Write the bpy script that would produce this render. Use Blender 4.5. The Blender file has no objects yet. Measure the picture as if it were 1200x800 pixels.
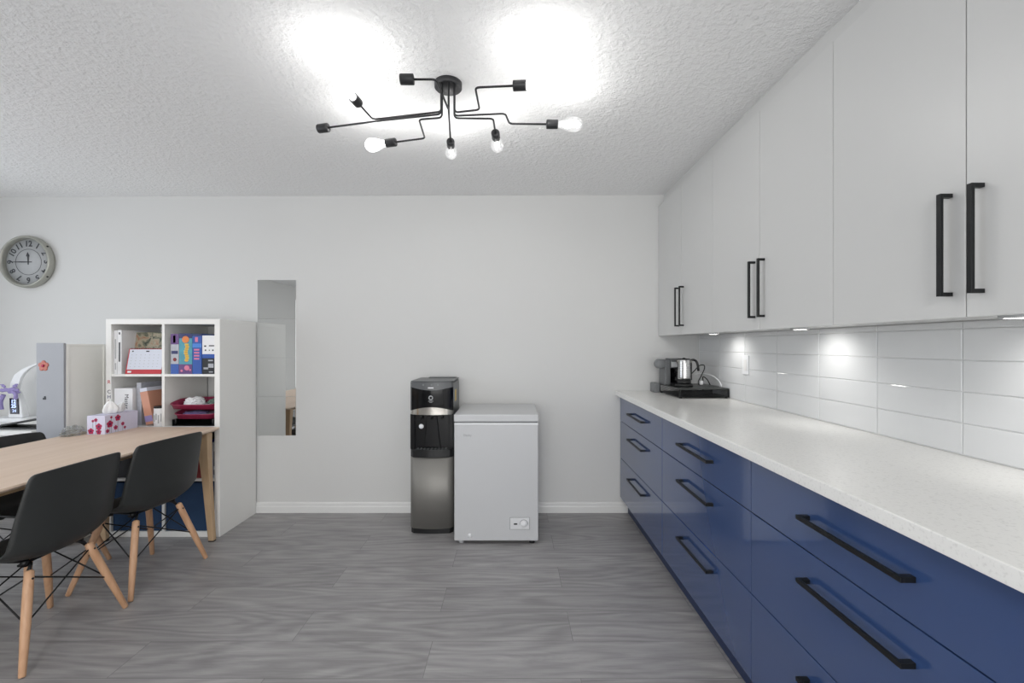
import bpy, bmesh, math, random
from mathutils import Vector, Matrix, noise
random.seed(7)
PI = math.pi
S = bpy.context.scene
COL = S.collection
R = math.radians

# ------------------------------------------------------------------ camera, world, light, exposure
CAMZ, F, VX, VY = 1.286, 515.0, 600.0, 404.0
cd = bpy.data.cameras.new('camera'); cam = bpy.data.objects.new('camera', cd); COL.objects.link(cam)
cam.location = (0, 0, CAMZ); cam.rotation_euler = (PI/2, 0, 0)
cd.sensor_width = 36; cd.lens = F*36/1200; cd.shift_y = 4/1200; cd.clip_start = 0.05
S.camera = cam
S.view_settings.view_transform = 'Standard'; S.view_settings.look = 'None'
S.view_settings.gamma = 1; S.view_settings.use_curve_mapping = False
S.view_settings.exposure = 0.09
w = bpy.data.worlds.new('world'); S.world = w; w.use_nodes = True
w.node_tree.nodes['Background'].inputs[0].default_value = (0.80, 0.90, 1.0, 1)
w.node_tree.nodes['Background'].inputs[1].default_value = 1.0

def area(name, loc, rot, sx, sy, power, color):
    l = bpy.data.lights.new(name, 'AREA'); l.shape = 'RECTANGLE'; l.size = sx; l.size_y = sy
    l.energy = power; l.color = color
    o = bpy.data.objects.new(name, l); COL.objects.link(o); o.location = loc; o.rotation_euler = rot
    return o
area('rear_window_fill', (-0.25, -3.72, 1.35), (PI/2, 0, 0), 2.9, 2.1, 108, (1.0, 0.99, 0.97))  # broad fill added behind the camera, shining in through the rear opening
area('daylight_left', (-4.42, 1.25, 1.45), (0, -PI/2, 0), 1.7, 2.6, 36, (0.90, 0.945, 1.0))
area('overhead_fill_light', (-0.35, -1.9, 2.395), (0, 0, 0), .6, .6, 62, (1.0, 0.99, 0.97))  # unseen downlight added to brighten the floor and ceiling
BULB_BRIGHT, BULB_DIM, PUCK_W = 2.5, 1.3, .36

def P(px, py, Y):
    return ((px-VX)*Y/F, Y, CAMZ-(py-VY)*Y/F)

# ------------------------------------------------------------------ helpers
class MB:
    def __init__(self):
        self.bm = bmesh.new(); self.mi = 0
    def _mark(self, n0, smooth=False):
        self.bm.faces.ensure_lookup_table()
        for f in self.bm.faces[n0:]:
            f.material_index = self.mi; f.smooth = smooth
    def box(self, x0, x1, y0, y1, z0, z1, M=None):
        n0 = len(self.bm.faces)
        v = [self.bm.verts.new((x, y, z)) for x in (x0, x1) for y in (y0, y1) for z in (z0, z1)]
        if M is not None:
            for q in v: q.co = M @ q.co
        for idx in ((0,1,3,2), (4,6,7,5), (0,4,5,1), (2,3,7,6), (0,2,6,4), (1,5,7,3)):
            self.bm.faces.new([v[i] for i in idx])
        self._mark(n0); return self
    def prism(self, pts, axis, a, b, M=None, smooth=False):
        """pts: 2D outline; extruded along axis ('x','y','z') from a to b"""
        n0 = len(self.bm.faces)
        def mk(p, t):
            q = {'x': (t, p[0], p[1]), 'y': (p[0], t, p[1]), 'z': (p[0], p[1], t)}[axis]
            q = Vector(q); return M @ q if M is not None else q
        A = [self.bm.verts.new(mk(p, a)) for p in pts]; B = [self.bm.verts.new(mk(p, b)) for p in pts]
        n = len(pts)
        for i in range(n):
            self.bm.faces.new((A[i], A[(i+1) % n], B[(i+1) % n], B[i]))
        self.bm.faces.new(A[::-1]); self.bm.faces.new(B)
        self._mark(n0)
        if smooth:
            for f in list(self.bm.faces)[n0:-2]: f.smooth = True
        return self
    def rings(self, rings, closed=True, cap=True, smooth=True):
        n0 = len(self.bm.faces)
        V = [[self.bm.verts.new(p) for p in r] for r in rings]
        n = len(rings[0]); m = n if closed else n-1
        for a, b in zip(V, V[1:]):
            for i in range(m):
                self.bm.faces.new((a[i], a[(i+1) % n], b[(i+1) % n], b[i]))
        k = len(self.bm.faces)
        if cap and closed:
            self.bm.faces.new(V[0][::-1]); self.bm.faces.new(V[-1])
        self._mark(n0, smooth)
        self.bm.faces.ensure_lookup_table()
        for f in self.bm.faces[k:]: f.smooth = False
        return self
    def lathe(self, prof, origin=(0,0,0), direction=(0,0,1), seg=24, cap=True):
        d = Vector(direction).normalized(); q = d.to_track_quat('Z', 'Y'); o = Vector(origin)
        rs = []
        for r, h in prof:
            r = max(r, 1e-5)
            rs.append([o + q @ Vector((r*math.cos(2*PI*i/seg), r*math.sin(2*PI*i/seg), h)) for i in range(seg)])
        return self.rings(rs, cap=cap)
    def cyl(self, p0, p1, r0, r1=None, seg=16):
        p0 = Vector(p0); p1 = Vector(p1); r1 = r0 if r1 is None else r1
        return self.lathe([(r0, 0), (r1, (p1-p0).length)], p0, p1-p0, seg)
    def tube(self, pts, r, seg=10, fillet=0.0):
        pts = [Vector(p) for p in pts]
        if fillet:
            out = [pts[0]]
            for a, b, c in zip(pts, pts[1:], pts[2:]):
                d1 = min(fillet, (b-a).length*.48); d2 = min(fillet, (c-b).length*.48)
                s = b+(a-b).normalized()*d1; e = b+(c-b).normalized()*d2
                for t in (0, .2, .4, .6, .8, 1): out.append((1-t)**2*s+2*t*(1-t)*b+t*t*e)
            out.append(pts[-1]); pts = out
        rs = []; t = (pts[1]-pts[0]).normalized(); up = t.orthogonal().normalized()
        for i, p in enumerate(pts):
            a = pts[max(i-1, 0)]; b = pts[min(i+1, len(pts)-1)]
            t2 = (b-a).normalized()
            up = (up - t2*up.dot(t2)).normalized(); s = t2.cross(up)
            rs.append([p+(up*math.cos(2*PI*k/seg)+s*math.sin(2*PI*k/seg))*r for k in range(seg)])
        return self.rings(rs)
    def ball(self, c, r, sc=(1,1,1), u=16, v=10):
        n0 = len(self.bm.faces)
        M = Matrix.Translation(c) @ Matrix.Diagonal((r*sc[0], r*sc[1], r*sc[2], 1))
        bmesh.ops.create_uvsphere(self.bm, u_segments=u, v_segments=v, radius=1, matrix=M)
        self._mark(n0, True); return self
    def mesh_from(self, me, M):
        n0 = len(self.bm.faces); k = len(self.bm.verts)
        self.bm.from_mesh(me); self.bm.verts.ensure_lookup_table()
        for q in self.bm.verts[k:]: q.co = M @ q.co
        self._mark(n0); return self
    def text(self, s, size, loc, rot=(PI/2, 0, 0), ext=0.0004, bold=0):
        c = bpy.data.curves.new('t', 'FONT'); c.body = s; c.size = size; c.extrude = ext
        c.align_x = 'CENTER'; c.align_y = 'CENTER'; c.resolution_u = 3; c.offset = bold
        o = bpy.data.objects.new('t', c); COL.objects.link(o)
        bpy.context.view_layer.update()
        me = bpy.data.meshes.new_from_object(o.evaluated_get(bpy.context.evaluated_depsgraph_get()))
        bpy.data.objects.remove(o)
        from mathutils import Euler
        M = Matrix.Translation(loc) @ Euler(rot).to_matrix().to_4x4()
        self.mesh_from(me, M); bpy.data.meshes.remove(me); return self

def obj(name, mb, mats, parent=None, bevel=0, world=False, seg=2, solid=0, **tags):
    me = bpy.data.meshes.new(name)
    if solid == 0: bmesh.ops.recalc_face_normals(mb.bm, faces=mb.bm.faces)
    mb.bm.to_mesh(me); mb.bm.free()
    if not isinstance(mats, (list, tuple)): mats = [mats]
    for m in mats: me.materials.append(m)
    o = bpy.data.objects.new(name, me); COL.objects.link(o)
    if parent:
        o.parent = parent
        if world:
            root = parent
            while root.parent: root = root.parent
            me.transform(Matrix.Translation(root.location).inverted())
    if solid:
        s = o.modifiers.new('solid', 'SOLIDIFY'); s.thickness = solid; s.offset = 0
    if bevel:
        b = o.modifiers.new('bevel', 'BEVEL'); b.width = bevel; b.segments = seg
        b.limit_method = 'ANGLE'; b.angle_limit = R(40); b.harden_normals = False
    for k, v in tags.items(): o[k] = v
    return o
def base_origin(o):
    """put the origin of a one-mesh thing at its base"""
    me = o.data; xs = [v.co.x for v in me.vertices]; ys = [v.co.y for v in me.vertices]; zs = [v.co.z for v in me.vertices]
    c = Vector(((min(xs)+max(xs))/2, (min(ys)+max(ys))/2, min(zs)))
    me.transform(Matrix.Translation(-c)); o.location = c
    return o
def one(name, mb, mats, label, cat, group=None, bevel=0, **k):
    o = base_origin(obj(name, mb, mats, None, bevel, **k)); o['label'] = label; o['category'] = cat
    if group: o['group'] = group
    return o
def thing(name, label, cat, loc=(0,0,0), rz=0, group=None):
    o = bpy.data.objects.new(name, None); COL.objects.link(o); o.empty_display_size = .05
    o.location = loc; o.rotation_euler = (0, 0, rz); o['label'] = label; o['category'] = cat
    if group: o['group'] = group
    return o
def struct(name, mb, m, bevel=0, parent=None):
    o = obj(name, mb, m, parent, bevel); 
    if not parent: o['kind'] = 'structure'
    return o
def copy_tree(o, parent=None):
    c = o.copy(); COL.objects.link(c)
    if parent: c.parent = parent
    for ch in list(o.children): copy_tree(ch, c)
    return c

# ------------------------------------------------------------------ materials
def srgb(r, g, b):
    f = lambda c: ((c/255+.055)/1.055)**2.4 if c > 10 else c/255/12.92
    return (f(r), f(g), f(b), 1)
def mat(name, rgb, rough=.5, metal=0, noise_amt=.03, nscale=40, bump=0, bscale=200, coat=0, spec=.5, emit=None, es=0, trans=0, alpha=1):
    m = bpy.data.materials.new(name); m.use_nodes = True; nt = m.node_tree; b = nt.nodes['Principled BSDF']
    c = srgb(*rgb) if max(rgb) > 1.001 else (*rgb, 1)
    tc = nt.nodes.new('ShaderNodeTexCoord')
    n = nt.nodes.new('ShaderNodeTexNoise'); n.inputs['Scale'].default_value = nscale; n.inputs['Detail'].default_value = 3
    nt.links.new(tc.outputs['Object'], n.inputs['Vector'])
    mx = nt.nodes.new('ShaderNodeMixRGB'); mx.blend_type = 'MIX'
    mx.inputs[1].default_value = tuple(max(0, x*(1-noise_amt)) for x in c[:3])+(1,)
    mx.inputs[2].default_value = tuple(min(1, x*(1+noise_amt)) for x in c[:3])+(1,)
    nt.links.new(n.outputs['Fac'], mx.inputs[0]); nt.links.new(mx.outputs[0], b.inputs['Base Color'])
    b.inputs['Roughness'].default_value = rough; b.inputs['Metallic'].default_value = metal
    b.inputs['Specular IOR Level'].default_value = spec; b.inputs['Coat Weight'].default_value = coat
    b.inputs['Coat Roughness'].default_value = .05
    b.inputs['Transmission Weight'].default_value = trans; b.inputs['Alpha'].default_value = alpha
    if emit: b.inputs['Emission Color'].default_value = srgb(*emit); b.inputs['Emission Strength'].default_value = es
    if bump:
        n2 = nt.nodes.new('ShaderNodeTexNoise'); n2.inputs['Scale'].default_value = bscale; n2.inputs['Detail'].default_value = 4
        nt.links.new(tc.outputs['Object'], n2.inputs['Vector'])
        bp = nt.nodes.new('ShaderNodeBump'); bp.inputs['Strength'].default_value = bump; bp.inputs['Distance'].default_value = .004
        nt.links.new(n2.outputs['Fac'], bp.inputs['Height']); nt.links.new(bp.outputs[0], b.inputs['Normal'])
    return m
def wood(name, c1, c2, axis=0, rough=.45, scale=1.0):
    m = mat(name, c1, rough); nt = m.node_tree; b = nt.nodes['Principled BSDF']
    tc = nt.nodes.new('ShaderNodeTexCoord'); mp = nt.nodes.new('ShaderNodeMapping')
    s = [26*scale]*3; s[axis] = 1.6*scale; mp.inputs['Scale'].default_value = s
    nt.links.new(tc.outputs['Object'], mp.inputs[0])
    n = nt.nodes.new('ShaderNodeTexNoise'); n.inputs['Scale'].default_value = 1; n.inputs['Detail'].default_value = 6; n.inputs['Distortion'].default_value = .6
    nt.links.new(mp.outputs[0], n.inputs['Vector'])
    r = nt.nodes.new('ShaderNodeValToRGB'); r.color_ramp.elements[0].position = .3; r.color_ramp.elements[1].position = .7
    r.color_ramp.elements[0].color = srgb(*c2); r.color_ramp.elements[1].color = srgb(*c1)
    nt.links.new(n.outputs['Fac'], r.inputs[0]); nt.links.new(r.outputs[0], b.inputs['Base Color'])
    return m

M = {}
M['wall'] = mat('wall_paint', (212, 212, 211), .75, noise_amt=.01, nscale=3, bump=.08, bscale=60, spec=.25)
M['ceiling'] = mat('ceiling_texture_paint', (246, 246, 246), .85, noise_amt=.01, nscale=3, spec=.2)
def ceiling_bump(m):
    nt = m.node_tree; b = nt.nodes['Principled BSDF']; tc = nt.nodes.new('ShaderNodeTexCoord')
    n = nt.nodes.new('ShaderNodeTexNoise'); n.inputs['Scale'].default_value = 42; n.inputs['Detail'].default_value = 5; n.inputs['Roughness'].default_value = .62
    nt.links.new(tc.outputs['Object'], n.inputs['Vector'])
    r = nt.nodes.new('ShaderNodeValToRGB'); r.color_ramp.elements[0].position = .42; r.color_ramp.elements[1].position = .66
    nt.links.new(n.outputs['Fac'], r.inputs[0])
    bp = nt.nodes.new('ShaderNodeBump'); bp.inputs['Strength'].default_value = .58; bp.inputs['Distance'].default_value = .006
    nt.links.new(r.outputs[0], bp.inputs['Height']); nt.links.new(bp.outputs[0], b.inputs['Normal'])
ceiling_bump(M['ceiling'])
M['trim'] = mat('trim_paint', (224, 224, 223), .45, noise_amt=.01)
M['upper'] = mat('upper_cabinet_lacquer', (206, 206, 205), .32, noise_amt=.006, nscale=2)
M['blue'] = mat('navy_lacquer', (52, 75, 120), .14, noise_amt=.02, nscale=3, coat=.6, spec=.6)
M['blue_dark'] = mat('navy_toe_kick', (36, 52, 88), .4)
M['black_metal'] = mat('black_metal', (18, 20, 22), .42, metal=.3, noise_amt=.1)
M['fixture'] = mat('fixture_dark_metal', (52, 52, 54), .45, metal=.4, noise_amt=.08)
M['white_plastic'] = mat('white_plastic', (228, 229, 231), .35, noise_amt=.01)
M['freezer'] = mat('freezer_enamel', (194, 195, 197), .3, noise_amt=.008, nscale=6, bump=.02, bscale=300)
M['lid_white'] = mat('panel_white', (214, 215, 217), .4, noise_amt=.008)
M['freezer_badge'] = mat('freezer_badge_silver', (150, 152, 156), .3, metal=.6)
M['dark_gap'] = mat('dark_rubber', (25, 26, 28), .6)
M['drawer_grey'] = mat('drawer_dark_grey', (50, 52, 51), .35)
M['gray_plastic'] = mat('grey_plastic', (120, 122, 124), .45)
M['lgray'] = mat('light_grey_plastic', (176, 178, 180), .4)
M['mgray'] = mat('mid_grey_shell', (92, 94, 96), .35)
M['black_gloss'] = mat('black_gloss', (5, 6, 9), .10, noise_amt=.1, coat=0, spec=.35)
M['black_plastic'] = mat('black_plastic', (14, 15, 17), .42, noise_amt=.1)
M['steel'] = mat('brushed_steel', (140, 138, 134), .55, metal=.6, noise_amt=.05, nscale=8)
M['kettle_steel'] = mat('kettle_steel', (200, 200, 200), .22, metal=1)
M['chrome'] = mat('chrome', (215, 212, 205), .08, metal=1)
M['mirror'] = mat('mirror_glass', (216, 218, 218), .015, metal=1, noise_amt=.0)
M['shelf'] = mat('white_laminate', (238, 237, 234), .5, noise_amt=.008, nscale=5)
M['cab_grey'] = mat('grey_panel_daylight_tint', (160, 162, 168), .5, noise_amt=.01)  # bluish cast of daylight on the cabinet front is put into this colour
M['cab_cream'] = mat('cream_panel', (246, 245, 240), .5, noise_amt=.01)
M['shell'] = mat('charcoal_chair_shell', (43, 45, 45), .48, noise_amt=.10, nscale=300, bump=.12, bscale=500)
M['leg'] = wood('beech_dowel', (214, 172, 138), (190, 146, 112), axis=2)
M['table'] = wood('pale_oak_top', (234, 211, 191), (224, 199, 177), axis=1, rough=.5, scale=.6)
M['table_edge'] = wood('oak_leg', (205, 176, 142), (186, 155, 120), axis=2)
M['paper'] = mat('paper_white', (236, 236, 238), .7)
M['tissue'] = mat('tissue_paper', (250, 250, 250), .8)
M['paper_blue'] = mat('paper_cool', (216, 220, 232), .7)
M['red'] = mat('red_print', (190, 42, 52), .5)
M['ink'] = mat('ink_dark', (48, 50, 56), .6)
M['maroon'] = mat('maroon_plastic', (150, 46, 80), .3, noise_amt=.05)
M['navy_fabric'] = mat('navy_fabric', (34, 62, 96), .85, noise_amt=.12, nscale=60, bump=.3, bscale=500)
M['copper'] = mat('rose_copper_folder', (205, 148, 124), .42, noise_amt=.06, nscale=12)
M['copper_dark'] = mat('copper_folder_side', (150, 108, 86), .5, noise_amt=.06, nscale=12)
M['lilac'] = mat('lilac_cloth', (150, 138, 188), .8, noise_amt=.12, nscale=90, bump=.2)
M['box_lilac'] = mat('tissue_box_card', (214, 212, 232), .55)
M['flower'] = mat('flower_crimson', (176, 36, 84), .6, noise_amt=.25, nscale=90)
M['flower_dark'] = mat('flower_plum', (78, 30, 70), .6)
M['leafgrey'] = mat('stem_green', (110, 130, 120), .6)
M['clockface'] = mat('clock_face', (176, 178, 180), .5, noise_amt=.12, nscale=18)
M['clockrim'] = mat('clock_rim_pewter', (168, 168, 160), .35, metal=.45)
M['clockink'] = mat('clock_ink', (62, 64, 68), .6)
M['screen'] = mat('lamp_display', (14, 18, 40), .2)
M['screen_lit'] = mat('display_digits', (190, 210, 255), .4, emit=(180, 200, 255), es=1.0)
M['gb_purple'] = mat('game_purple', (96, 58, 120), .4); M['gb_blue'] = mat('game_blue', (34, 80, 164), .35)
M['gb_teal'] = mat('game_teal', (70, 150, 168), .35, noise_amt=.3, nscale=25); M['gb_navy'] = mat('game_navy', (26, 34, 92), .35)
M['gb_orange'] = mat('game_orange', (226, 132, 66), .4); M['gb_yellow'] = mat('game_yellow', (226, 190, 70), .4)
M['gb_pink'] = mat('game_pink', (214, 120, 150), .4); M['gb_grey'] = mat('game_grey', (176, 178, 186), .4, noise_amt=.2, nscale=50)
M['gb_black'] = mat('game_black', (20, 22, 28), .4); M['gb_sky'] = mat('game_sky', (70, 130, 210), .35)
M['box_red'] = mat('box_red', (128, 34, 34), .5); M['box_blue'] = mat('box_cobalt', (24, 46, 130), .5)
M['art'] = mat('art_cover', (160, 152, 132), .5)
M['counter'] = mat('quartz', (226, 225, 221), .22, noise_amt=.0)
M['tile'] = mat('glossy_white_tile', (218, 219, 220), .08, noise_amt=.008, nscale=4, bump=.02, bscale=6)
M['grout'] = mat('grout', (226, 226, 226), .8)

def quartz(m):
    nt = m.node_tree; b = nt.nodes['Principled BSDF']; tc = nt.nodes.new('ShaderNodeTexCoord')
    v = nt.nodes.new('ShaderNodeTexVoronoi'); v.inputs['Scale'].default_value = 260
    nt.links.new(tc.outputs['Object'], v.inputs['Vector'])
    n = nt.nodes.new('ShaderNodeTexNoise'); n.inputs['Scale'].default_value = 130; n.inputs['Detail'].default_value = 4
    nt.links.new(tc.outputs['Object'], n.inputs['Vector'])
    r = nt.nodes.new('ShaderNodeValToRGB'); r.color_ramp.elements[0].position = .30; r.color_ramp.elements[1].position = .46
    r.color_ramp.elements[0].color = srgb(226, 225, 222); r.color_ramp.elements[1].color = srgb(240, 239, 236)
    nt.links.new(n.outputs['Fac'], r.inputs[0])
    r2 = nt.nodes.new('ShaderNodeValToRGB'); r2.color_ramp.elements[0].position = .08; r2.color_ramp.elements[1].position = .16
    r2.color_ramp.elements[0].color = (.72, .71, .70, 1); r2.color_ramp.elements[1].color = (1, 1, 1, 1)
    nt.links.new(v.outputs['Distance'], r2.inputs[0])
    mx = nt.nodes.new('ShaderNodeMixRGB'); mx.blend_type = 'MULTIPLY'; mx.inputs[0].default_value = .22
    nt.links.new(r.outputs[0], mx.inputs[1]); nt.links.new(r2.outputs[0], mx.inputs[2])
    nt.links.new(mx.outputs[0], b.inputs['Base Color'])
quartz(M['counter'])

def floor_mat():
    m = mat('grey_oak_planks', (128, 126, 126), .42); nt = m.node_tree; b = nt.nodes['Principled BSDF']; L = nt.links.new
    tc = nt.nodes.new('ShaderNodeTexCoord')
    mp = nt.nodes.new('ShaderNodeMapping'); mp.inputs['Location'].default_value = (-.265+1.22*6, -1.696+.2125*20, 0)
    L(tc.outputs['Object'], mp.inputs[0])
    br = nt.nodes.new('ShaderNodeTexBrick'); br.offset = .5; br.offset_frequency = 2
    br.inputs['Scale'].default_value = 1; br.inputs['Brick Width'].default_value = 1.22; br.inputs['Row Height'].default_value = .2125
    br.inputs['Mortar Size'].default_value = .0014; br.inputs['Mortar Smooth'].default_value = .1; br.inputs['Bias'].default_value = 0
    br.inputs['Color1'].default_value = (0, 0, 0, 1); br.inputs['Color2'].default_value = (1, 1, 1, 1); br.inputs['Mortar'].default_value = (.5, .5, .5, 1)
    L(mp.outputs[0], br.inputs['Vector'])
    # per plank offset of the grain
    ad = nt.nodes.new('ShaderNodeVectorMath'); ad.operation = 'MULTIPLY_ADD'
    L(br.outputs['Color'], ad.inputs[0]); ad.inputs[1].default_value = (13.7, 5.3, 9.1); L(tc.outputs['Object'], ad.inputs[2])
    m2 = nt.nodes.new('ShaderNodeMapping'); m2.inputs['Scale'].default_value = (1.4, 12, 1); L(ad.outputs[0], m2.inputs[0])
    n = nt.nodes.new('ShaderNodeTexNoise'); n.inputs['Scale'].default_value = 1.5; n.inputs['Detail'].default_value = 8; n.inputs['Roughness'].default_value = .62; n.inputs['Distortion'].default_value = 1.1
    L(m2.outputs[0], n.inputs['Vector'])
    # cathedral figure: bands of a smooth noise
    m3 = nt.nodes.new('ShaderNodeMapping'); m3.inputs['Scale'].default_value = (1.0, 6.5, 1); L(ad.outputs[0], m3.inputs[0])
    n3 = nt.nodes.new('ShaderNodeTexNoise'); n3.inputs['Scale'].default_value = .8; n3.inputs['Detail'].default_value = 1.5; L(m3.outputs[0], n3.inputs['Vector'])
    ml = nt.nodes.new('ShaderNodeMath'); ml.operation = 'MULTIPLY'; ml.inputs[1].default_value = 70; L(n3.outputs['Fac'], ml.inputs[0])
    sn = nt.nodes.new('ShaderNodeMath'); sn.operation = 'SINE'; L(ml.outputs[0], sn.inputs[0])
    # fine pores
    m4 = nt.nodes.new('ShaderNodeMapping'); m4.inputs['Scale'].default_value = (9, 240, 1); L(ad.outputs[0], m4.inputs[0])
    n4 = nt.nodes.new('ShaderNodeTexNoise'); n4.inputs['Scale'].default_value = 1; n4.inputs['Detail'].default_value = 3; L(m4.outputs[0], n4.inputs['Vector'])
    r = nt.nodes.new('ShaderNodeValToRGB'); r.color_ramp.elements[0].position = .25; r.color_ramp.elements[1].position = .75
    r.color_ramp.elements[0].color = srgb(132, 130, 131); r.color_ramp.elements[1].color = srgb(168, 166, 166)
    L(n.outputs['Fac'], r.inputs[0])
    def mul(src, fac_src, lo, hi, frm=(0, 1)):
        mr = nt.nodes.new('ShaderNodeMapRange'); mr.inputs[1].default_value = frm[0]; mr.inputs[2].default_value = frm[1]
        mr.inputs[3].default_value = lo; mr.inputs[4].default_value = hi; L(fac_src, mr.inputs[0])
        x = nt.nodes.new('ShaderNodeVectorMath'); x.operation = 'SCALE'; L(src, x.inputs[0]); L(mr.outputs[0], x.inputs['Scale']); return x.outputs[0]
    c = mul(r.outputs[0], sn.outputs[0], .91, 1.11, (-1, 1))
    c = mul(c, n4.outputs['Fac'], .93, 1.07, (.3, .7))
    c = mul(c, br.outputs['Color'], .93, 1.06)
    c = mul(c, br.outputs['Fac'], 1.0, .62)
    L(c, b.inputs['Base Color'])
    bp = nt.nodes.new('ShaderNodeBump'); bp.inputs['Strength'].default_value = .15; bp.inputs['Distance'].default_value = .002
    L(n4.outputs['Fac'], bp.inputs['Height']); L(bp.outputs[0], b.inputs['Normal'])
    return m
M['floor'] = floor_mat()

def art_mat(m, cols):
    nt = m.node_tree; b = nt.nodes['Principled BSDF']; tc = nt.nodes.new('ShaderNodeTexCoord')
    n = nt.nodes.new('ShaderNodeTexNoise'); n.inputs['Scale'].default_value = 18; n.inputs['Detail'].default_value = 4; n.inputs['Distortion'].default_value = 1.5
    nt.links.new(tc.outputs['Object'], n.inputs['Vector'])
    r = nt.nodes.new('ShaderNodeValToRGB'); r.color_ramp.elements.remove(r.color_ramp.elements[1])
    for i, (p, c) in enumerate(cols):
        e = r.color_ramp.elements[0] if i == 0 else r.color_ramp.elements.new(p)
        e.position = p; e.color = srgb(*c)
    nt.links.new(n.outputs['Fac'], r.inputs[0]); nt.links.new(r.outputs[0], b.inputs['Base Color'])
art_mat(M['art'], [(.35, (60, 66, 58)), (.45, (120, 122, 104)), (.55, (176, 168, 146)), (.68, (166, 120, 96))])

def clear(name, tint=(1,1,1), gloss=.12, rough=.03, emit=0):
    m = bpy.data.materials.new(name); m.use_nodes = True; nt = m.node_tree
    for n in list(nt.nodes): nt.nodes.remove(n)
    out = nt.nodes.new('ShaderNodeOutputMaterial'); t = nt.nodes.new('ShaderNodeBsdfTransparent'); t.inputs[0].default_value = (*tint, 1)
    g = nt.nodes.new('ShaderNodeBsdfGlossy'); g.inputs['Roughness'].default_value = rough
    lw = nt.nodes.new('ShaderNodeLayerWeight'); lw.inputs['Blend'].default_value = .35
    mr = nt.nodes.new('ShaderNodeMapRange'); mr.inputs[3].default_value = gloss*.4; mr.inputs[4].default_value = min(1, gloss*5)
    nt.links.new(lw.outputs['Facing'], mr.inputs[0])
    mx = nt.nodes.new('ShaderNodeMixShader'); nt.links.new(mr.outputs[0], mx.inputs[0])
    nt.links.new(t.outputs[0], mx.inputs[1]); nt.links.new(g.outputs[0], mx.inputs[2])
    res = mx.outputs[0]
    if emit:
        e = nt.nodes.new('ShaderNodeEmission'); e.inputs[1].default_value = emit
        a = nt.nodes.new('ShaderNodeAddShader'); nt.links.new(res, a.inputs[0]); nt.links.new(e.outputs[0], a.inputs[1]); res = a.outputs[0]
    nt.links.new(res, out.inputs[0])
    return m
M['pane'] = clear('window_glass', gloss=.06)
M['bulb_clear'] = clear('clear_bulb_glass', gloss=.13, emit=.16)
M['bulb_lit'] = clear('lit_bulb_glass', gloss=.13, emit=1.6)
M['filament'] = mat('glowing_filament', (255, 250, 240), .4, emit=(255, 250, 242), es=9)
M['puck_lens'] = mat('puck_lens', (255, 255, 255), .4, emit=(255, 252, 245), es=6)
M['wrap'] = clear('clear_plastic_wrap', tint=(.70, .72, .70), gloss=.30, rough=.25)

# ------------------------------------------------------------------ the room
XL, XR, YB, YF, H = -4.3, 1.443, -3.6, 3.378, 2.44
struct('floor', MB().box(XL-.1, XR+.1, YB-.1, YF+.1, -.1, 0), M['floor'])
cm = MB().box(XL-.1, XR+.1, YB-.1, YF+.1, H, H+.1)
for v in cm.bm.verts: v.co.z -= .018*max(0, -v.co.x-.2)/4          # the ceiling sags slightly towards the left
struct('ceiling', cm, M['ceiling'])
struct('wall_back', MB().box(XL-.1, XR+.1, YF, YF+.1, 0, H), M['wall'])
struct('wall_right', MB().box(XR, XR+.1, YB, YF, 0, H), M['wall'])
wl = MB()                                                          # left wall with a window opening
wl.box(XL-.1, XL, YB, -.1, 0, H).box(XL-.1, XL, 2.6, YF, 0, H).box(XL-.1, XL, -.1, 2.6, 0, .6).box(XL-.1, XL, -.1, 2.6, 2.3, H)
struct('wall_left', wl, M['wall'])
wr = MB()                                                          # rear wall with a wide window opening, added to let in fill light
wr.box(XL, -1.75, YB-.1, YB, 0, H).box(1.25, XR, YB-.1, YB, 0, H).box(-1.75, 1.25, YB-.1, YB, 0, .25).box(-1.75, 1.25, YB-.1, YB, 2.36, H)
struct('wall_rear', wr, M['wall'])
def window(n, a0, a1, z0, z1, plane, axis, panes):
    r = bpy.data.objects.new('window_%d' % n, None); COL.objects.link(r); r['kind'] = 'structure'
    fr = MB(); w_ = (a1-a0)/panes
    def bx(mb, u0, u1, v0, v1, d):
        if axis == 'x': mb.box(plane-d, plane+d, u0, u1, v0, v1)
        else: mb.box(u0, u1, plane-d, plane+d, v0, v1)
    for k in range(panes+1):
        c = a0+k*w_; bx(fr, max(a0, c-.03), min(a1, c+.03), z0, z1, .03)
    bx(fr, a0, a1, z0, z0+.05, .031); bx(fr, a0, a1, z1-.05, z1, .031)
    obj('window_frame', fr, M['trim'], r)
    for k in range(panes):
        p = MB(); bx(p, a0+k*w_+.03, a0+(k+1)*w_-.03, z0+.05, z1-.05, .004); obj('pane', p, M['pane'], r)
window(1, -.1, 2.6, .6, 2.3, XL-.05, 'x', 3)
window(2, -1.75, 1.25, .25, 2.36, YB-.05, 'y', 4)  # unseen rear window, added to carry the fill light
def baseboard(name, x0, x1, inward_y=True):
    mb = MB()
    prof = [(0, 0), (-.014, 0), (-.014, .045), (-.011, .055), (-.011, .068), (-.005, .078), (0, .08)]
    mb.prism([(YF+p[0]+.0005, p[1]) for p in prof], 'x', x0, x1)
    return struct(name, mb, M['trim'])
baseboard('baseboard_back', XL, .888)
struct('baseboard_left', MB().box(XL, XL+.014, YB, YF-.014, 0, .08), M['trim'], .003)
struct('baseboard_rear', MB().box(XL+.014, XR, YB, YB+.014, 0, .08), M['trim'], .003)

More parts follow.
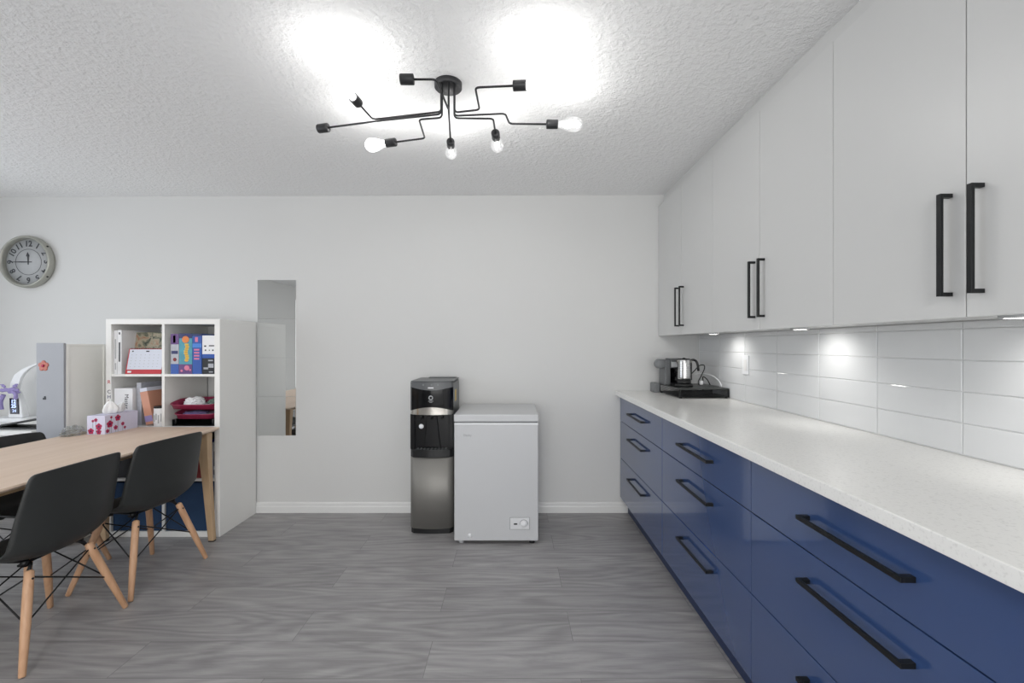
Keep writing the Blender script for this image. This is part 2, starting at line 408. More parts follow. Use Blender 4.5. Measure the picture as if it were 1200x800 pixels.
# ------------------------------------------------------------------ base cabinets and worktop
def pull(L, vertical=False):
    """bar pull along local Y (or Z) centred at the origin, face plane at x=0, projecting to -x"""
    mb = MB(); t, pr, h = .012, .032, L/2
    if vertical:
        mb.box(-pr, -pr+.008, -t/2, t/2, -h, h); mb.box(-pr+.008, 0, -t/2, t/2, -h, -h+.010); mb.box(-pr+.008, 0, -t/2, t/2, h-.010, h)
    else:
        mb.box(-pr, -pr+.008, -h, h, -t/2, t/2); mb.box(-pr+.008, 0, -h, -h+.014, -t/2, t/2); mb.box(-pr+.008, 0, h-.014, h, -t/2, t/2)
    return mb
def shifted(mb, v):
    for q in mb.bm.verts: q.co += Vector(v)
    return mb
FX = .83
def base_cab(y0, y1, label):
    t = thing('base_cabinet', label, 'cabinet', (FX, (y0+y1)/2, 0), 0, 'navy drawer base cabinets')
    g = .0018
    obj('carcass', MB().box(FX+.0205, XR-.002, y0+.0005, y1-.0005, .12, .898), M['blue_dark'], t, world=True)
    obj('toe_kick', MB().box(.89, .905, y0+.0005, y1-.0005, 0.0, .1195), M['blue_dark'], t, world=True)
    yc = (y0+y1)/2
    for z0, z1, hz in ((.706, .896, .803), (.423, .706, .626), (.12, .423, .348)):
        d = obj('drawer_front', MB().box(FX, FX+.019, y0+g, y1-g, z0+g, z1-g), M['blue'], t, .0012, world=True)
        obj('handle', shifted(pull(.335), (FX, yc, hz)), M['black_metal'], d, .0006, world=True)
base_cab(2.429, 3.375, 'navy three-drawer base cabinet against the far wall, under the coffee things')
base_cab(1.527, 2.429, 'navy three-drawer base cabinet in the middle, second from the far wall')
base_cab(.613, 1.527, 'navy three-drawer base cabinet nearest the camera, with the largest drawers in view')
base_cab(-.301, .613, 'navy three-drawer base cabinet beyond the right edge of the photo')
one('countertop', MB().box(.795, XR-.001, -.32, YF-.001, .899, .934), M['counter'],
    'long white speckled quartz countertop lying over the navy drawer cabinets', 'countertop', bevel=.0025)

# backsplash : stacked 33 x 10 cm glossy tiles
gm = MB(); gm.box(XR-.006, XR-.0005, -.32, YF-.001, .9345, 1.362)
tiles = MB()
ys = [3.033-.3268*k for k in range(-2, 12)]
zs = [.9365, 1.037, 1.137, 1.238, 1.338, 1.438]
for a, b in zip(ys, ys[1:]):
    for c, d in zip(zs, zs[1:]):
        y1, y0 = min(a, YF-.003), max(b, -.318)
        z1 = min(d, 1.361)
        if y1-y0 < .02: continue
        g = .0011; e = .0022
        x1, x0 = XR-.0062, XR-.0098
        r1 = [(x1, y0+g, c+g), (x1, y1-g, c+g), (x1, y1-g, z1-g), (x1, y0+g, z1-g)]
        r2 = [(x0+.0012, *p[1:]) for p in r1]
        r3 = [(x0, y0+g+e, c+g+e), (x0, y1-g-e, c+g+e), (x0, y1-g-e, z1-g-e), (x0, y0+g+e, z1-g-e)]
        tiles.rings([r1, r2, r3], smooth=False)
bs = thing('tile_backsplash', 'glossy white stacked rectangular tile backsplash between worktop and upper cabinets', 'backsplash', (XR, 1.5, .934))
obj('grout_bed', gm, M['grout'], bs, world=True)
obj('tiles', tiles, M['tile'], bs, world=True)
ot = thing('wall_outlet', 'white double wall outlet plate on the tile backsplash', 'outlet', (XR-.01, 2.69, 1.163))
obj('cover_plate', MB().box(-.006, 0, -.036, .036, -.058, .058), M['white_plastic'], ot, .002)
obj('socket_face', MB().box(-.008, -.0055, -.017, .017, -.034, .034), M['trim'], ot, .001)

# ------------------------------------------------------------------ wall cabinets
UX = 1.125; UZ0, UZ1 = 1.355, 2.352
def wall_cab(y0, y1, ym, label):
    t = thing('wall_cabinet', label, 'cabinet', (UX+.02, (y0+y1)/2, UZ0), 0, 'white upper cabinets')
    obj('carcass', MB().box(UX+.0195, XR-.002, y0+.0004, y1-.0004, 1.363, UZ1), M['upper'], t, world=True)
    for a, b, s in ((y0, ym, -1), (ym, y1, 1)):
        d = obj('door', MB().box(UX, UX+.019, a+.0013, b-.0013, UZ0, UZ1-.002), M['upper'], t, .001, world=True)
        obj('handle', shifted(pull(.262, True), (UX, ym+s*.038, 1.541)), M['black_metal'], d, .0006, world=True)
wall_cab(2.466, 3.375, 2.92, 'white two-door upper cabinet against the far wall, above the coffee things')
wall_cab(1.541, 2.466, 1.998, 'white two-door upper cabinet in the middle, second from the far wall')
wall_cab(.64, 1.541, 1.089, 'white two-door upper cabinet nearest the camera, with the largest handles')
wall_cab(-.26, .64, .19, 'white two-door upper cabinet beyond the right edge of the photo')
struct('trim_1', MB().box(1.165, XR-.001, -.26, YF-.0005, UZ1, H-.0005), M['upper'])

# puck lights under the wall cabinets
for k, (y, lab) in enumerate(((2.763, 'small round under-cabinet puck light farthest away, near the kettle'),
                              (1.93, 'small round under-cabinet puck light in the middle of the row'),
                              (1.097, 'small round under-cabinet puck light nearest the camera, at the right edge'))):
    t = thing('puck_light', lab, 'light', (1.265, y, 1.3625), 0, 'under-cabinet puck lights')
    obj('housing', MB().lathe([(.036, 0), (.036, -.008), (.034, -.010), (.028, -.010), (.028, -.006)], seg=28, cap=False), M['lgray'], t)
    obj('lens', MB().lathe([(.0275, -.006), (.0275, -.0095), (.020, -.0105)], seg=28), M['puck_lens'], t)
    l = bpy.data.lights.new('puck_lamp', 'SPOT'); l.energy = PUCK_W*6; l.spot_size = R(130); l.spot_blend = 1.0; l.shadow_soft_size = .02; l.color = (1, .985, .95)
    o = bpy.data.objects.new('puck_lamp', l); COL.objects.link(o); o.parent = t; o.location = (0.0, 0, -.022); o.rotation_euler = (0, R(-34), 0)

# ------------------------------------------------------------------ ceiling light
CL = (-.28, 1.93, H)
cl = thing('ceiling_light', 'black eight-arm industrial ceiling light with angular arms and clear bulbs', 'ceiling light', CL)
obj('canopy', MB().lathe([(.060, -.001), (.060, -.026), (.056, -.030), (.0001, -.031)], seg=40), M['fixture'], cl)
def FP(px, py, dz=1.0): # a point of the arm plane, 1 m above the camera
    Y = dz*F/(VY-py); return Vector(((px-VX)*Y/F-CL[0], Y-CL[1], CAMZ+dz-CL[2]))
bulb_prof = [(.013, 0), (.0135, .012), (.017, .025), (.024, .045), (.030, .065), (.032, .082), (.029, .098), (.020, .110), (.008, .116), (.0005, .117)]
# (canopy px), arm path px..., socket direction by last two, bulb kind, drop height
arms = [
    ((522, 1), [(526, 124), (511, 93), (484, 93)], 1.005, 0),
    ((513, 1), [(515, 129), (437, 140), (420, 121)], 1.000, 2),
    ((515, 1), [(516, 133), (449, 141), (384, 149.5)], .990, 0),
    ((517, 1), [(518, 138), (491, 140), (498, 162), (463, 166.5)], .975, 2),
    ((526, 1), [(526, 128), (528, 166)], 1.0, 1),
    ((533, 1), [(533, 138), (578, 139), (580.5, 156)], .975, 1),
    ((535, 1), [(536, 133), (592, 133), (597, 145), (641, 145.5)], .985, 1),
    ((537, 1), [(536, 129.5), (562, 128.5), (557, 102.5), (602, 100.5)], 1.000, 2),
]
for (cx, _), path, dz, kind in arms:
    pts = [FP(px, py, dz) for px, py in path]
    p0 = Vector((pts[0].x, pts[0].y, -.0305))
    if p0.xy.length > .05: p0.xy = p0.xy.normalized()*.05; pts[0].xy = pts[0].xy.lerp(p0.xy, .5)
    pts[0] = Vector((p0.x, p0.y, pts[0].z))
    d = (pts[-1]-pts[-2]).normalized()
    a = obj('arm', MB().tube([p0]+pts, .0042, 10, fillet=.018), M['fixture'], cl)
    s = pts[-1]-d*.004
    obj('socket', MB().lathe([(.008, 0), (.019, .002), (.0195, .006), (.0195, .050), (.0185, .052), (.0150, .052), (.0145, .030), (.0005, .030)], s, d, 24), M['fixture'], a)
    if kind:
        b0 = s+d*.046
        b = obj('bulb', MB().lathe(bulb_prof, b0, d, 24), M['bulb_lit' if kind == 2 else 'bulb_clear'], cl)
        fm = MB(); q = d.to_track_quat('Z', 'Y')
        for k in range(4):
            an = k*PI/2
            fm.cyl(b0+q @ Vector((.004*math.cos(an), .004*math.sin(an), .03)), b0+q @ Vector((.011*math.cos(an), .011*math.sin(an), .085)), .0011, seg=6)
        obj('filament', fm, M['filament'], b)
        l = bpy.data.lights.new('bulb_lamp', 'POINT'); l.energy = (BULB_BRIGHT if kind == 2 else BULB_DIM); l.shadow_soft_size = .025; l.color = (1, .99, .965)
        o = bpy.data.objects.new('bulb_lamp', l); COL.objects.link(o); o.parent = cl; o.location = b0+d*.065

rl = thing('added_fill_lamp', 'round flush white fill lamp added behind the camera, out of view', 'ceiling light', (-0.35, -1.9, 2.4385))  # disc added around the overhead fill light, never in view
obj('housing', MB().lathe([(.30, 0), (.30, -.018), (.29, -.022), (.001, -.022)], seg=48), M['white_plastic'], rl)
# ------------------------------------------------------------------ wall mirror tiles
X0, X1 = -1.953, -1.659
wz = [CAMZ-(y-VY)/152.46 for y in (510, 464.5, 419, 373.5, 328)]
for k in range(4):
    nm = ('lowest', 'second from the bottom', 'third from the bottom', 'topmost')[k]
    t = one('mirror_tile', MB().box(X0, X1, YF-.0045, YF-.0008, wz[k]+.0006, wz[k+1]-.0006), M['mirror'],
        'square frameless mirror tile on the wall, %s of four' % nm, 'mirror', 'mirror tiles beside the white shelf', bevel=.0006)

# ------------------------------------------------------------------ wall clock
ck = thing('wall_clock', 'round pewter wall clock with weathered grey face high on the left', 'clock', (-3.70, YF, 1.92))
obj('rim', MB().lathe([(.192, 0), (.199, .012), (.199, .026), (.195, .044), (.188, .052), (.180, .050), (.174, .034), (.173, .012)], (0,0,0), (0,-1,0), 64, cap=False), M['clockrim'], ck)
obj('clock_face', MB().lathe([(.174, .001), (.174, .014), (.0001, .0145)], (0,0,0), (0,-1,0), 64), M['clockface'], ck)
for k in range(1, 13):
    a = PI/2-k*PI/6; r = .138
    obj('numeral', MB().text(str(k), .060, (r*math.cos(a), -.0155, r*math.sin(a)), (PI/2, PI/2-a, 0), bold=.0012), M['clockink'], ck)
nb = MB(); nb.lathe([(.100, .0147), (.100, .0155), (.097, .0155), (.097, .0147)], (0,0,0), (0,-1,0), 48, cap=False)
obj('dial_ring', nb, M['clockink'], ck)
obj('minute_hand', MB().prism([(.03, -.003), (.03, .003), (-.05, .004), (-.122, .0015), (-.122, -.0015), (-.05, -.004)], 'y', -.0205, -.019), M['clockink'], ck)
obj('hour_hand', MB().prism([(-.003, -.02), (.003, -.02), (.003, .04), (.010, .045), (-.004, .075), (-.016, .045), (-.007, .04)], 'y', -.0185, -.017), M['clockink'], ck)
for sx, sz in ((1, 1), (1, -1)):
    obj('rim_clip', MB().ball((.160*sx, -.030, .115*sz), .007), M['dark_gap'], ck)

# ------------------------------------------------------------------ water dispenser
def plan(x0, x1, yb, yc, bulge, n=14, rc=.018):
    """outline in plan with a bowed front: corners at yc, the middle bulging towards -y"""
    pts = [(x0, yb)]
    for i in range(n+1):
        t = i/n; x = x0+(x1-x0)*t; e = min(t, 1-t)*(x1-x0)
        round_ = rc*(1-math.sqrt(max(0, 1-(1-min(e, rc)/rc)**2)))
        pts.append((x, yc-bulge*math.sin(PI*t)+round_))
    pts.append((x1, yb)); return pts
wx0, wx1 = -.695, -.402
wd = thing('water_dispenser', 'tall black and stainless water dispenser standing left of the white freezer', 'water dispenser', (-.5485, 3.15, 0))
W = dict(parent=wd, world=True)
obj('base', MB().prism(plan(wx0+.003, wx1-.003, 3.32, 3.005, .012), 'z', 0, .036), M['black_plastic'], bevel=.002, **W)
obj('back_shell', MB().prism([(wx0, 3.335), (wx0, 3.03), (wx1, 3.03), (wx1, 3.335)], 'z', .036, 1.025), M['mgray'], bevel=.004, **W)
obj('lower_door', MB().prism(plan(wx0, wx1, 3.029, 3.0, .022), 'z', .038, .520, smooth=True), M['steel'], **W)
ds = obj('drip_shelf', MB().prism(plan(wx0, wx1, 3.029, 2.998, .026), 'z', .522, .575), M['black_plastic'], bevel=.002, **W)
gr = MB()
for k in range(9): gr.box(-.65+k*.024, -.638+k*.024, 2.99, 3.02, .5751, .580)
obj('drip_grille', gr, M['mgray'], parent=ds, world=True)
for a in (wx0, wx1-.030): obj('alcove_cheek', MB().box(a, a+.030, 3.002, 3.0295, .575, .815), M['black_gloss'], bevel=.003, **W)
al = MB(); al.prism([(-.60, .585), (-.585, .80), (-.515, .80), (-.49, .585)], 'y', 3.012, 3.029)
obj('splash_panel', al, M['black_gloss'], bevel=.003, **W)
obj('alcove_back', MB().box(wx0+.030, wx1-.030, 3.022, 3.0295, .575, .82), M['black_gloss'], **W)
for nx in (-.62, -.55, -.48):
    obj('nozzle', MB().cyl((nx, 3.005, .78), (nx, 3.005, .812), .009, seg=14), M['black_plastic'], **W)
obj('tap_button', MB().lathe([(.016, 0), (.017, .002), (.015, .006), (.004, .007)], (-.622, 3.015, .728), (0, -1, 0), 24), M['white_plastic'], **W)
# upper door with curved chrome band and control fascia, all bowed
def bowed(y_off, zlo, zhi, n=24, thick=.028, bulge=.026, x0=wx0, x1=wx1):
    mb = MB(); rs = []
    for i in range(n+1):
        t = i/n; x = x0+(x1-x0)*t; y = 2.998-bulge*math.sin(PI*t)-y_off
        e = min(t, 1-t)*(x1-x0); rc = .014
        y += rc*(1-math.sqrt(max(0, 1-(1-min(e, rc)/rc)**2)))
        a, b = zlo(t), zhi(t)
        rs.append([(x, y, a), (x, y, b), (x, 3.0298, b), (x, 3.0298, a)])
    mb.rings(rs, smooth=False); return mb
arc = lambda t: math.sin(PI*t)
obj('chrome_band', bowed(.0, lambda t: .812, lambda t: .838+.026*arc(t)), M['chrome'], **W)
obj('upper_door', bowed(.001, lambda t: .8385+.026*arc(t), lambda t: 1.000-.022*arc(t)), M['black_gloss'], **W)
fa = obj('control_fascia', bowed(.002, lambda t: 1.0005-.022*arc(t), lambda t: 1.032), M['mgray'], **W)
obj('display', MB().box(-.568, -.530, 2.966, 2.9695, .992, .999), M['paper'], parent=fa, world=True)
for kx in (-.60, -.545, -.50): obj('button', MB().lathe([(.006, 0), (.006, .002), (.0045, .0025)], (kx, 2.971, 1.015), (0, -1, 0), 14), M['gray_plastic'], parent=fa, world=True)
lg = MB(); lg.lathe([(.0155, 0), (.0155, .0012), (.009, .0012), (.009, 0)], (-.549, 2.9705, .928), (0, -1, 0), 24, cap=False)
lg.box(-.566, -.532, 2.9695, 2.9712, .9045, .9075); lg.box(-.558, -.540, 2.9695, 2.9712, .897, .8995)
obj('logo', lg, M['lgray'], **W)
tp = MB(); tp.prism(plan(wx0, wx1, 3.335, 3.0, .02), 'z', 1.0322, 1.040)
obj('top_cover', tp, M['mgray'], bevel=.003, **W)
obj('vent_lip', MB().box(-.62, -.42, 3.27, 3.33, 1.040, 1.046), M['mgray'], bevel=.002, **W)
obj('energy_sticker', MB().box(wx1, wx1+.0008, 3.10, 3.17, .89, .97), M['gb_yellow'], label='pale yellow sticker', **W)

# ------------------------------------------------------------------ chest freezer
fz = thing('chest_freezer', 'small white chest freezer with lid closed standing right of the water dispenser', 'freezer', (-.102, 3.07, 0))
W = dict(parent=fz, world=True)
fx0, fx1 = -.373, .170
obj('body', MB().box(fx0, fx1, 2.835, 3.335, .022, .783), M['freezer'], bevel=.006, seg=3, **W)
obj('lid_seal', MB().box(fx0+.006, fx1-.006, 2.842, 3.33, .783, .790), M['gray_plastic'], **W)
ld = obj('lid', MB().box(fx0-.002, fx1+.002, 2.828, 3.342, .790, .838), M['freezer'], bevel=.007, seg=3, **W)
obj('top_trim', MB().box(fx0+.0005, fx1-.0005, 2.8325, 3.337, .770, .783), M['white_plastic'], bevel=.002, **W)
obj('panel_border', MB().box(-.014, .114, 2.8335, 2.8365, .096, .174), M['gray_plastic'], **W)
cp = obj('control_panel', MB().box(-.012, .112, 2.831, 2.836, .098, .172), M['lid_white'], bevel=.002, **W)
obj('indicator_lamp', MB().box(.012, .034, 2.829, 2.8315, .128, .138), M['dark_gap'], parent=cp, bevel=.001, world=True)
obj('thermostat_dial', MB().lathe([(.021, 0), (.021, .003), (.018, .008), (.002, .009)], (.076, 2.831, .134), (0, -1, 0), 28), M['white_plastic'], parent=cp, world=True)
pr = [(.076+.026*math.cos(a), 2.8305, .134+.026*math.sin(a)) for a in [R(d) for d in range(-10, 200, 10)]]
obj('dial_scale', MB().tube(pr, .0014, 6), M['gray_plastic'], parent=cp, world=True)
obj('badge', MB().text('Danby', .020, (-.287, 2.8338, .703), ext=.0008), M['freezer_badge'], **W)
obj('drain_plug', MB().lathe([(.013, 0), (.013, .004), (.009, .008), (.001, .009)], (-.272, 2.835, .058), (0, -1, 0), 20), M['white_plastic'], **W)
for x in (-.33, .13):
    for y in (2.87, 3.29):
        obj('foot', MB().cyl((x, y, 0), (x, y, .023), .018, .016, 16), M['lgray'] if x < 0 else M['dark_gap'], **W)

# ------------------------------------------------------------------ white cube shelf
sh = thing('cube_shelf', 'tall white eight-cube open shelf standing at the end of the table', 'shelf', (-2.34, 3.16, 0))
W = dict(parent=sh, world=True)
SX0, SX1, SY0, SY1 = -2.722, -1.958, 2.945, 3.36
obj('side_panel', MB().box(SX0, SX0+.036, SY0, SY1, .0365, 1.425), M['shelf'], bevel=.001, **W)
obj('side_panel', MB().box(SX1-.036, SX1, SY0, SY1, .0365, 1.425), M['shelf'], bevel=.001, **W)
obj('top_panel', MB().box(SX0, SX1, SY0, SY1, 1.425, 1.460), M['shelf'], bevel=.001, **W)
obj('bottom_panel', MB().box(SX0, SX1, SY0, SY1, 0, .0365), M['shelf'], bevel=.001, **W)
obj('divider', MB().box(-2.349, -2.331, SY0+.003, SY1, .0365, 1.425), M['shelf'], bevel=.0006, **W)
for z in (.372, .723, 1.074):
    for a, b in ((SX0+.036, -2.349), (-2.331, SX1-.036)):
        obj('shelf_board', MB().box(a, b, SY0+.003, SY1, z, z+.016), M['shelf'], bevel=.0006, **W)
for ch, py, m in (('R', 447.5, 'red'), ('C', 459, 'ink'), ('H', 465, 'gb_navy'), ('E', 471, 'box_red'), ('L', 477, 'ink')):
    x, y, z = P(128, py, SY0)
    obj('letter_sticker', MB().text(ch, .034, (x-.001, SY0-.0006, z)), M[ch == 'R' and 'red' or m], label='%s letter' % ch, **W)

Z1, Z2, Z3, Z4 = 1.0902, .7392, .3882, .0367
def box_thing(name, x0, x1, y0, y1, z0, z1, m, label, cat, group=None, tilt=0, bevel=.001):
    o = one(name, MB().box(x0, x1, y0, y1, z0, z1), m, label, cat, group, bevel); 
    return o
# top left cube
def book(x0, x1, y0, z0, h, label, cover, inkm, group, depth=.21, marks=((.1, .25), (.35, .8)), rx=0):
    t = thing('book', label, 'book', ((x0+x1)/2, y0+depth/2, z0), 0, group)
    hw = (x1-x0)/2
    c = MB(); c.box(-hw, -hw+.002, -depth/2, depth/2, 0, h); c.box(hw-.002, hw, -depth/2, depth/2, 0, h); c.box(-hw+.002, hw-.002, -depth/2, -depth/2+.002, 0, h)
    obj('cover', c, cover, t, .0005)
    obj('pages', MB().box(-hw+.0025, hw-.0025, -depth/2+.003, depth/2-.003, .003, h-.003), M['paper'], t)
    s = MB()
    for a, b in marks: s.box(-hw*.35, hw*.35, -depth/2-.0006, -depth/2, h*a, h*b)
    obj('spine_lettering', s, inkm, t)
    return t
book(-2.684, -2.661, 2.962, Z1, .293, 'slim white book at the far left of the top left cube', M['paper'], M['lgray'], 'white books in the top left cube')
book(-2.659, -2.632, 2.962, Z1, .296, 'thicker white book with dark spine lettering beside the landscape picture', M['paper'], M['ink'], 'white books in the top left cube', marks=((.28, .72), (.9, .95)))
from mathutils import Euler
def tilted(name, w_, d_, h_, loc, rot, mats, label, cat, group=None):
    mb = MB().box(-w_/2, w_/2, -d_/2, d_/2, 0, h_); o = obj(name, mb, mats, bevel=.001); o.location = loc; o.rotation_euler = rot
    o['label'] = label; o['category'] = cat
    if group: o['group'] = group
    return o
t = tilted('picture_book', .225, .016, .285, (-2.525, 3.045, Z1), (R(-9), 0, 0), M['art'], 'muted landscape picture book leaning behind the desk calendar', 'book')
t.location.z += .001
cal = thing('desk_calendar', 'white tent desk calendar with red base strip in the top left cube', 'calendar', (-2.482, 2.990, Z1+.0008))
Mt = Matrix.Translation((0, -.035, .0)) @ Euler((R(-11), 0, 0)).to_matrix().to_4x4()
obj('stand', MB().box(-.120, .120, 0, .002, 0, .172, Mt), M['red'], cal)
obj('stand_back', MB().box(-.120, .120, 0, .002, 0, .170, Matrix.Translation((0, .030, 0)) @ Euler((R(11), 0, 0)).to_matrix().to_4x4()), M['red'], cal)
pg = obj('page', MB().box(-.112, .120, -.002, -.0004, .030, .168, Mt), M['paper_blue'], cal)
m_ = MB(); 
for r_ in range(5):
    for c_ in range(7): m_.box(-.095+c_*.03, -.089+c_*.03, -.0026, -.0020, .048+r_*.02, .051+r_*.02, Mt)
obj('dates', m_, M['lgray'], pg)
m_ = MB(); m_.box(-.095, -.085, -.0026, -.002, .150, .158, Mt); m_.box(.0, .022, -.0026, -.002, .150, .158, Mt); obj('month_heading', m_, M['ink'], pg)
m_ = MB(); m_.box(-.105, -.080, -.0016, -.0004, .008, .020, Mt); obj('strip_mark', m_, M['paper'], cal)
m_ = MB()
for k in range(20): m_.lathe([(.0035, -.0006), (.0035, .0006)], (-.105+k*.011, -.002, .170), (1, 0, 0), 10)
obj('binding_rings', m_, M['ink'], cal)

# top right cube : game boxes
def game(x0, x1, z0, z1, y0, m, label, decos, dep=.22):
    t = thing('board_game_box', label, 'game box', ((x0+x1)/2, y0+dep/2, z0), 0, 'board game boxes in the top right cube')
    obj('carton', MB().box(x0, x1, y0, y0+dep, z0, z1), M[m], t, .0012, world=True)
    for nm, dm, shapes in decos:
        d = MB()
        for s in shapes:
            if s[0] == 'r': d.box(x0+s[1]*(x1-x0), x0+s[2]*(x1-x0), y0-.0008, y0, z0+s[3]*(z1-z0), z0+s[4]*(z1-z0))
            else: d.lathe([(s[3], 0), (s[3], .001), (s[3]*.8, .0014)], (x0+s[1]*(x1-x0), y0+.0002, z0+s[2]*(z1-z0)), (0, -1, 0), 20)
        obj(nm, d, M[dm], t, world=True)
    return t
gy = 2.962
game(-2.300, -2.246, Z1, 1.360, gy, 'gb_grey', 'upright game box with purple top and blue foot, leftmost in the top right cube',
     [('title_panel', 'gb_purple', [('r', 0, 1, .74, 1)]), ('foot_panel', 'gb_blue', [('r', 0, 1, 0, .25)]),
      ('title', 'gb_pink', [('r', .3, .6, .78, .96)]), ('badge_art', 'box_red', [('c', .5, .36, .012)]), ('picture_art', 'gb_navy', [('r', .1, .9, .5, .58)])])
game(-2.244, -2.156, Z1, 1.363, gy, 'gb_teal', 'upright teal and purple game box with big orange and yellow lettering',
     [('top_band', 'gb_navy', [('r', 0, 1, .88, 1)]), ('foot_band', 'gb_purple', [('r', 0, 1, 0, .24)]),
      ('orange_splash', 'gb_orange', [('c', .5, .85, .024)]), ('title', 'gb_yellow', [('r', .42+.05*math.sin(k*1.3), .72+.05*math.sin(k*1.3), .32+k*.055, .365+k*.055) for k in range(8)]),
      ('title_shadow', 'gb_orange', [('r', .48+.05*math.sin(k*1.3), .66+.05*math.sin(k*1.3), .30+k*.055, .32+k*.055) for k in range(8)]),
      ('potion_art', 'gb_pink', [('c', .6, .15, .018), ('c', .85, .1, .007), ('c', .2, .08, .008)])])
game(-2.154, -2.092, Z1, 1.360, gy, 'gb_blue', 'upright bright blue game box with pink lettering, third from the left',
     [('top_band', 'gb_navy', [('r', 0, 1, .95, 1)]), ('title', 'gb_pink', [('r', .18, .75, .36+k*.075, .40+k*.075) for k in range(4)]),
      ('badge_art', 'gb_pink', [('r', .3, .6, .80, .92)]), ('sky_band', 'gb_sky', [('r', 0, 1, .66, .76)])])
game(-2.088, -1.998, Z1, 1.196, gy, 'gb_black', 'small black game box with silver lettering lying under the white one',
     [('title', 'gb_grey', [('r', .45, .8, .82, .9), ('r', .45, .85, .4, .66), ('r', .1, .45, .3, .42), ('r', .5, .8, .1, .16)])])
game(-2.088, -1.998, 1.1965, 1.350, gy, 'paper', 'white game box with small dark print and blue foot, stacked on the black one',
     [('foot_band', 'gb_blue', [('r', 0, 1, 0, .18)]), ('print', 'ink', [('r', .15, .3, .5, .56), ('r', .5, .9, .52, .57), ('r', .2, .3, .32, .38), ('r', .5, .58, .33, .37), ('r', .75, .85, .32, .38)])])

# second row left cube
bf = thing('box_file', 'white box file with vertical dark title in the second left cube', 'box file', (-2.618, 3.06, Z2))
obj('case', MB().box(-.062, .062, -.10, .10, 0, .255), M['paper'], bf, .0015)
obj('title', MB().text('Master', .036, (.022, -.1005, .165), (PI/2, PI/2, 0)), M['ink'], bf)
fl = tilted('clear_sleeve', .030, .20, .29, (-2.530, 3.085, Z2+.0005), (0, R(-1), 0), M['gb_grey'], 'grey clear plastic document sleeve standing between box file and copper folder', 'folder')
fo = thing('ring_folder', 'rose copper folder leaning left in the second left cube', 'folder', (-2.448, 3.07, Z2+.010))
fo.rotation_euler = (0, R(-11), 0)
obj('cover', MB().box(-.026, .026, -.10, .10, 0, .225), [M['copper']], fo, .002)
obj('inner_sleeve', MB().box(-.024, .024, -.098, .10, .2255, .250), M['paper_blue'], fo, .001)
obj('spine_band', MB().box(-.0255, .0255, -.1012, -.1, .02, .06), M['lilac'], fo, label='mauve sticker')
jr = thing('tin_jar', 'small white tin with dark lid and grey print in the second left cube', 'tin', (-2.388, 2.985, Z2))
obj('body', MB().lathe([(.035, 0), (.036, .003), (.036, .118), (.035, .12)], seg=32), M['paper'], jr)
obj('lid', MB().lathe([(.0365, .1202), (.0365, .130), (.034, .133), (.001, .133)], seg=32), M['black_plastic'], jr)
pb = MB()
for k in range(5):
    a = -PI/2+(-.7+k*.35); pb.box(.0355*math.cos(a)-.004, .0355*math.cos(a)+.004, .036*math.sin(a)-.0008, .036*math.sin(a)+.0015, .02+.012*(k % 3), .085-.01*(k % 2))
obj('print', pb, M['lgray'], jr)
box_thing('black_box', -2.44, -2.352, 3.15, 3.25, Z2, Z2+.285, M['black_plastic'], 'narrow black box standing behind the copper folder and tin', 'box')

# letter trays
def crumple(name, c, sx, sy, sz, m, label, cat, seed, group=None, n=12):
    mb = MB(); bmesh.ops.create_icosphere(mb.bm, subdivisions=4, radius=1)
    for v in mb.bm.verts:
        d = v.co.normalized(); s = 1+.35*noise.noise(d*1.7+Vector((seed, 0, 0)))+.28*abs(noise.noise(d*4+Vector((0, seed, 0))))+.1*noise.noise(d*9+Vector((0, seed, 0)))
        v.co = Vector((d.x*sx*s, d.y*sy*s, max(d.z*sz*s, -sz*.5)+sz*.5))
    for f in mb.bm.faces: f.smooth = (seed % 2 == 0)
    o = obj(name, mb, m); o.location = c; o['label'] = label; o['category'] = cat
    if group: o['group'] = group
    return o
def tray(z, x0, x1, y0, y1, label, flare):
    t = thing('letter_tray', label, 'tray', ((x0+x1)/2, (y0+y1)/2, z), 0, 'maroon letter trays')
    hx, hy = (x1-x0)/2, (y1-y0)/2
    def ring(s, zz, fr):
        pts = []
        for i in range(48):
            a = 2*PI*i/48; c, n_ = math.cos(a), math.sin(a)
            x = hx*s*abs(c)**.35*(1 if c >= 0 else -1); y = hy*s*abs(n_)**.35*(1 if n_ >= 0 else -1)
            front = max(0, -y/hy)
            pts.append((x, y, zz*(1-.45*fr*front)))
        return pts
    mb = MB(); h = .055
    mb.rings([ring(.90, 0, 0), ring(.97, h, 1), ring(1.0, h+.002, 1), ring(1.0, h-.004, 1)], cap=False)
    mb.bm.faces.new([mb.bm.verts[i] for i in range(0)]) if False else None
    obj('basin', mb, M['maroon'], t, solid=.0025)
    obj('tray_floor', MB().prism([(p[0], p[1]) for p in ring(.905, 0, 0)], 'z', 0, .003), M['maroon'], t)
    pg = MB(); rr = random.Random(int(z*1000))
    for k in range(6):
        A = Matrix.Translation((rr.uniform(-.02, .02), rr.uniform(-.01, .01), .004+k*.003)) @ Euler((0, 0, rr.uniform(-.12, .12))).to_matrix().to_4x4()
        pg.box(-hx*.72, hx*.72, -hy*.72, hy*.72, 0, .0022, A)
    return t, pg
td = thing('letter_tray', 'black letter tray under the maroon ones in the second right cube', 'tray', (-2.15, 3.08, Z2))
obj('tray_floor', MB().box(-.14, .14, -.12, .12, 0, .004), M['black_plastic'], td, .001)
rm = MB()
for a in ((-.14, -.136, -.12, .12), (.136, .14, -.12, .12), (-.136, .136, .116, .12)): rm.box(*a, .004, .045)
obj('tray_wall', rm, M['black_plastic'], td, .001)
for sx in (-1, 1):
    for sy in (-1, 1): obj('stacking_post', MB().cyl((.125*sx, .105*sy, .0045), (.125*sx, .105*sy, .0475), .006, seg=10), M['black_plastic'], td)
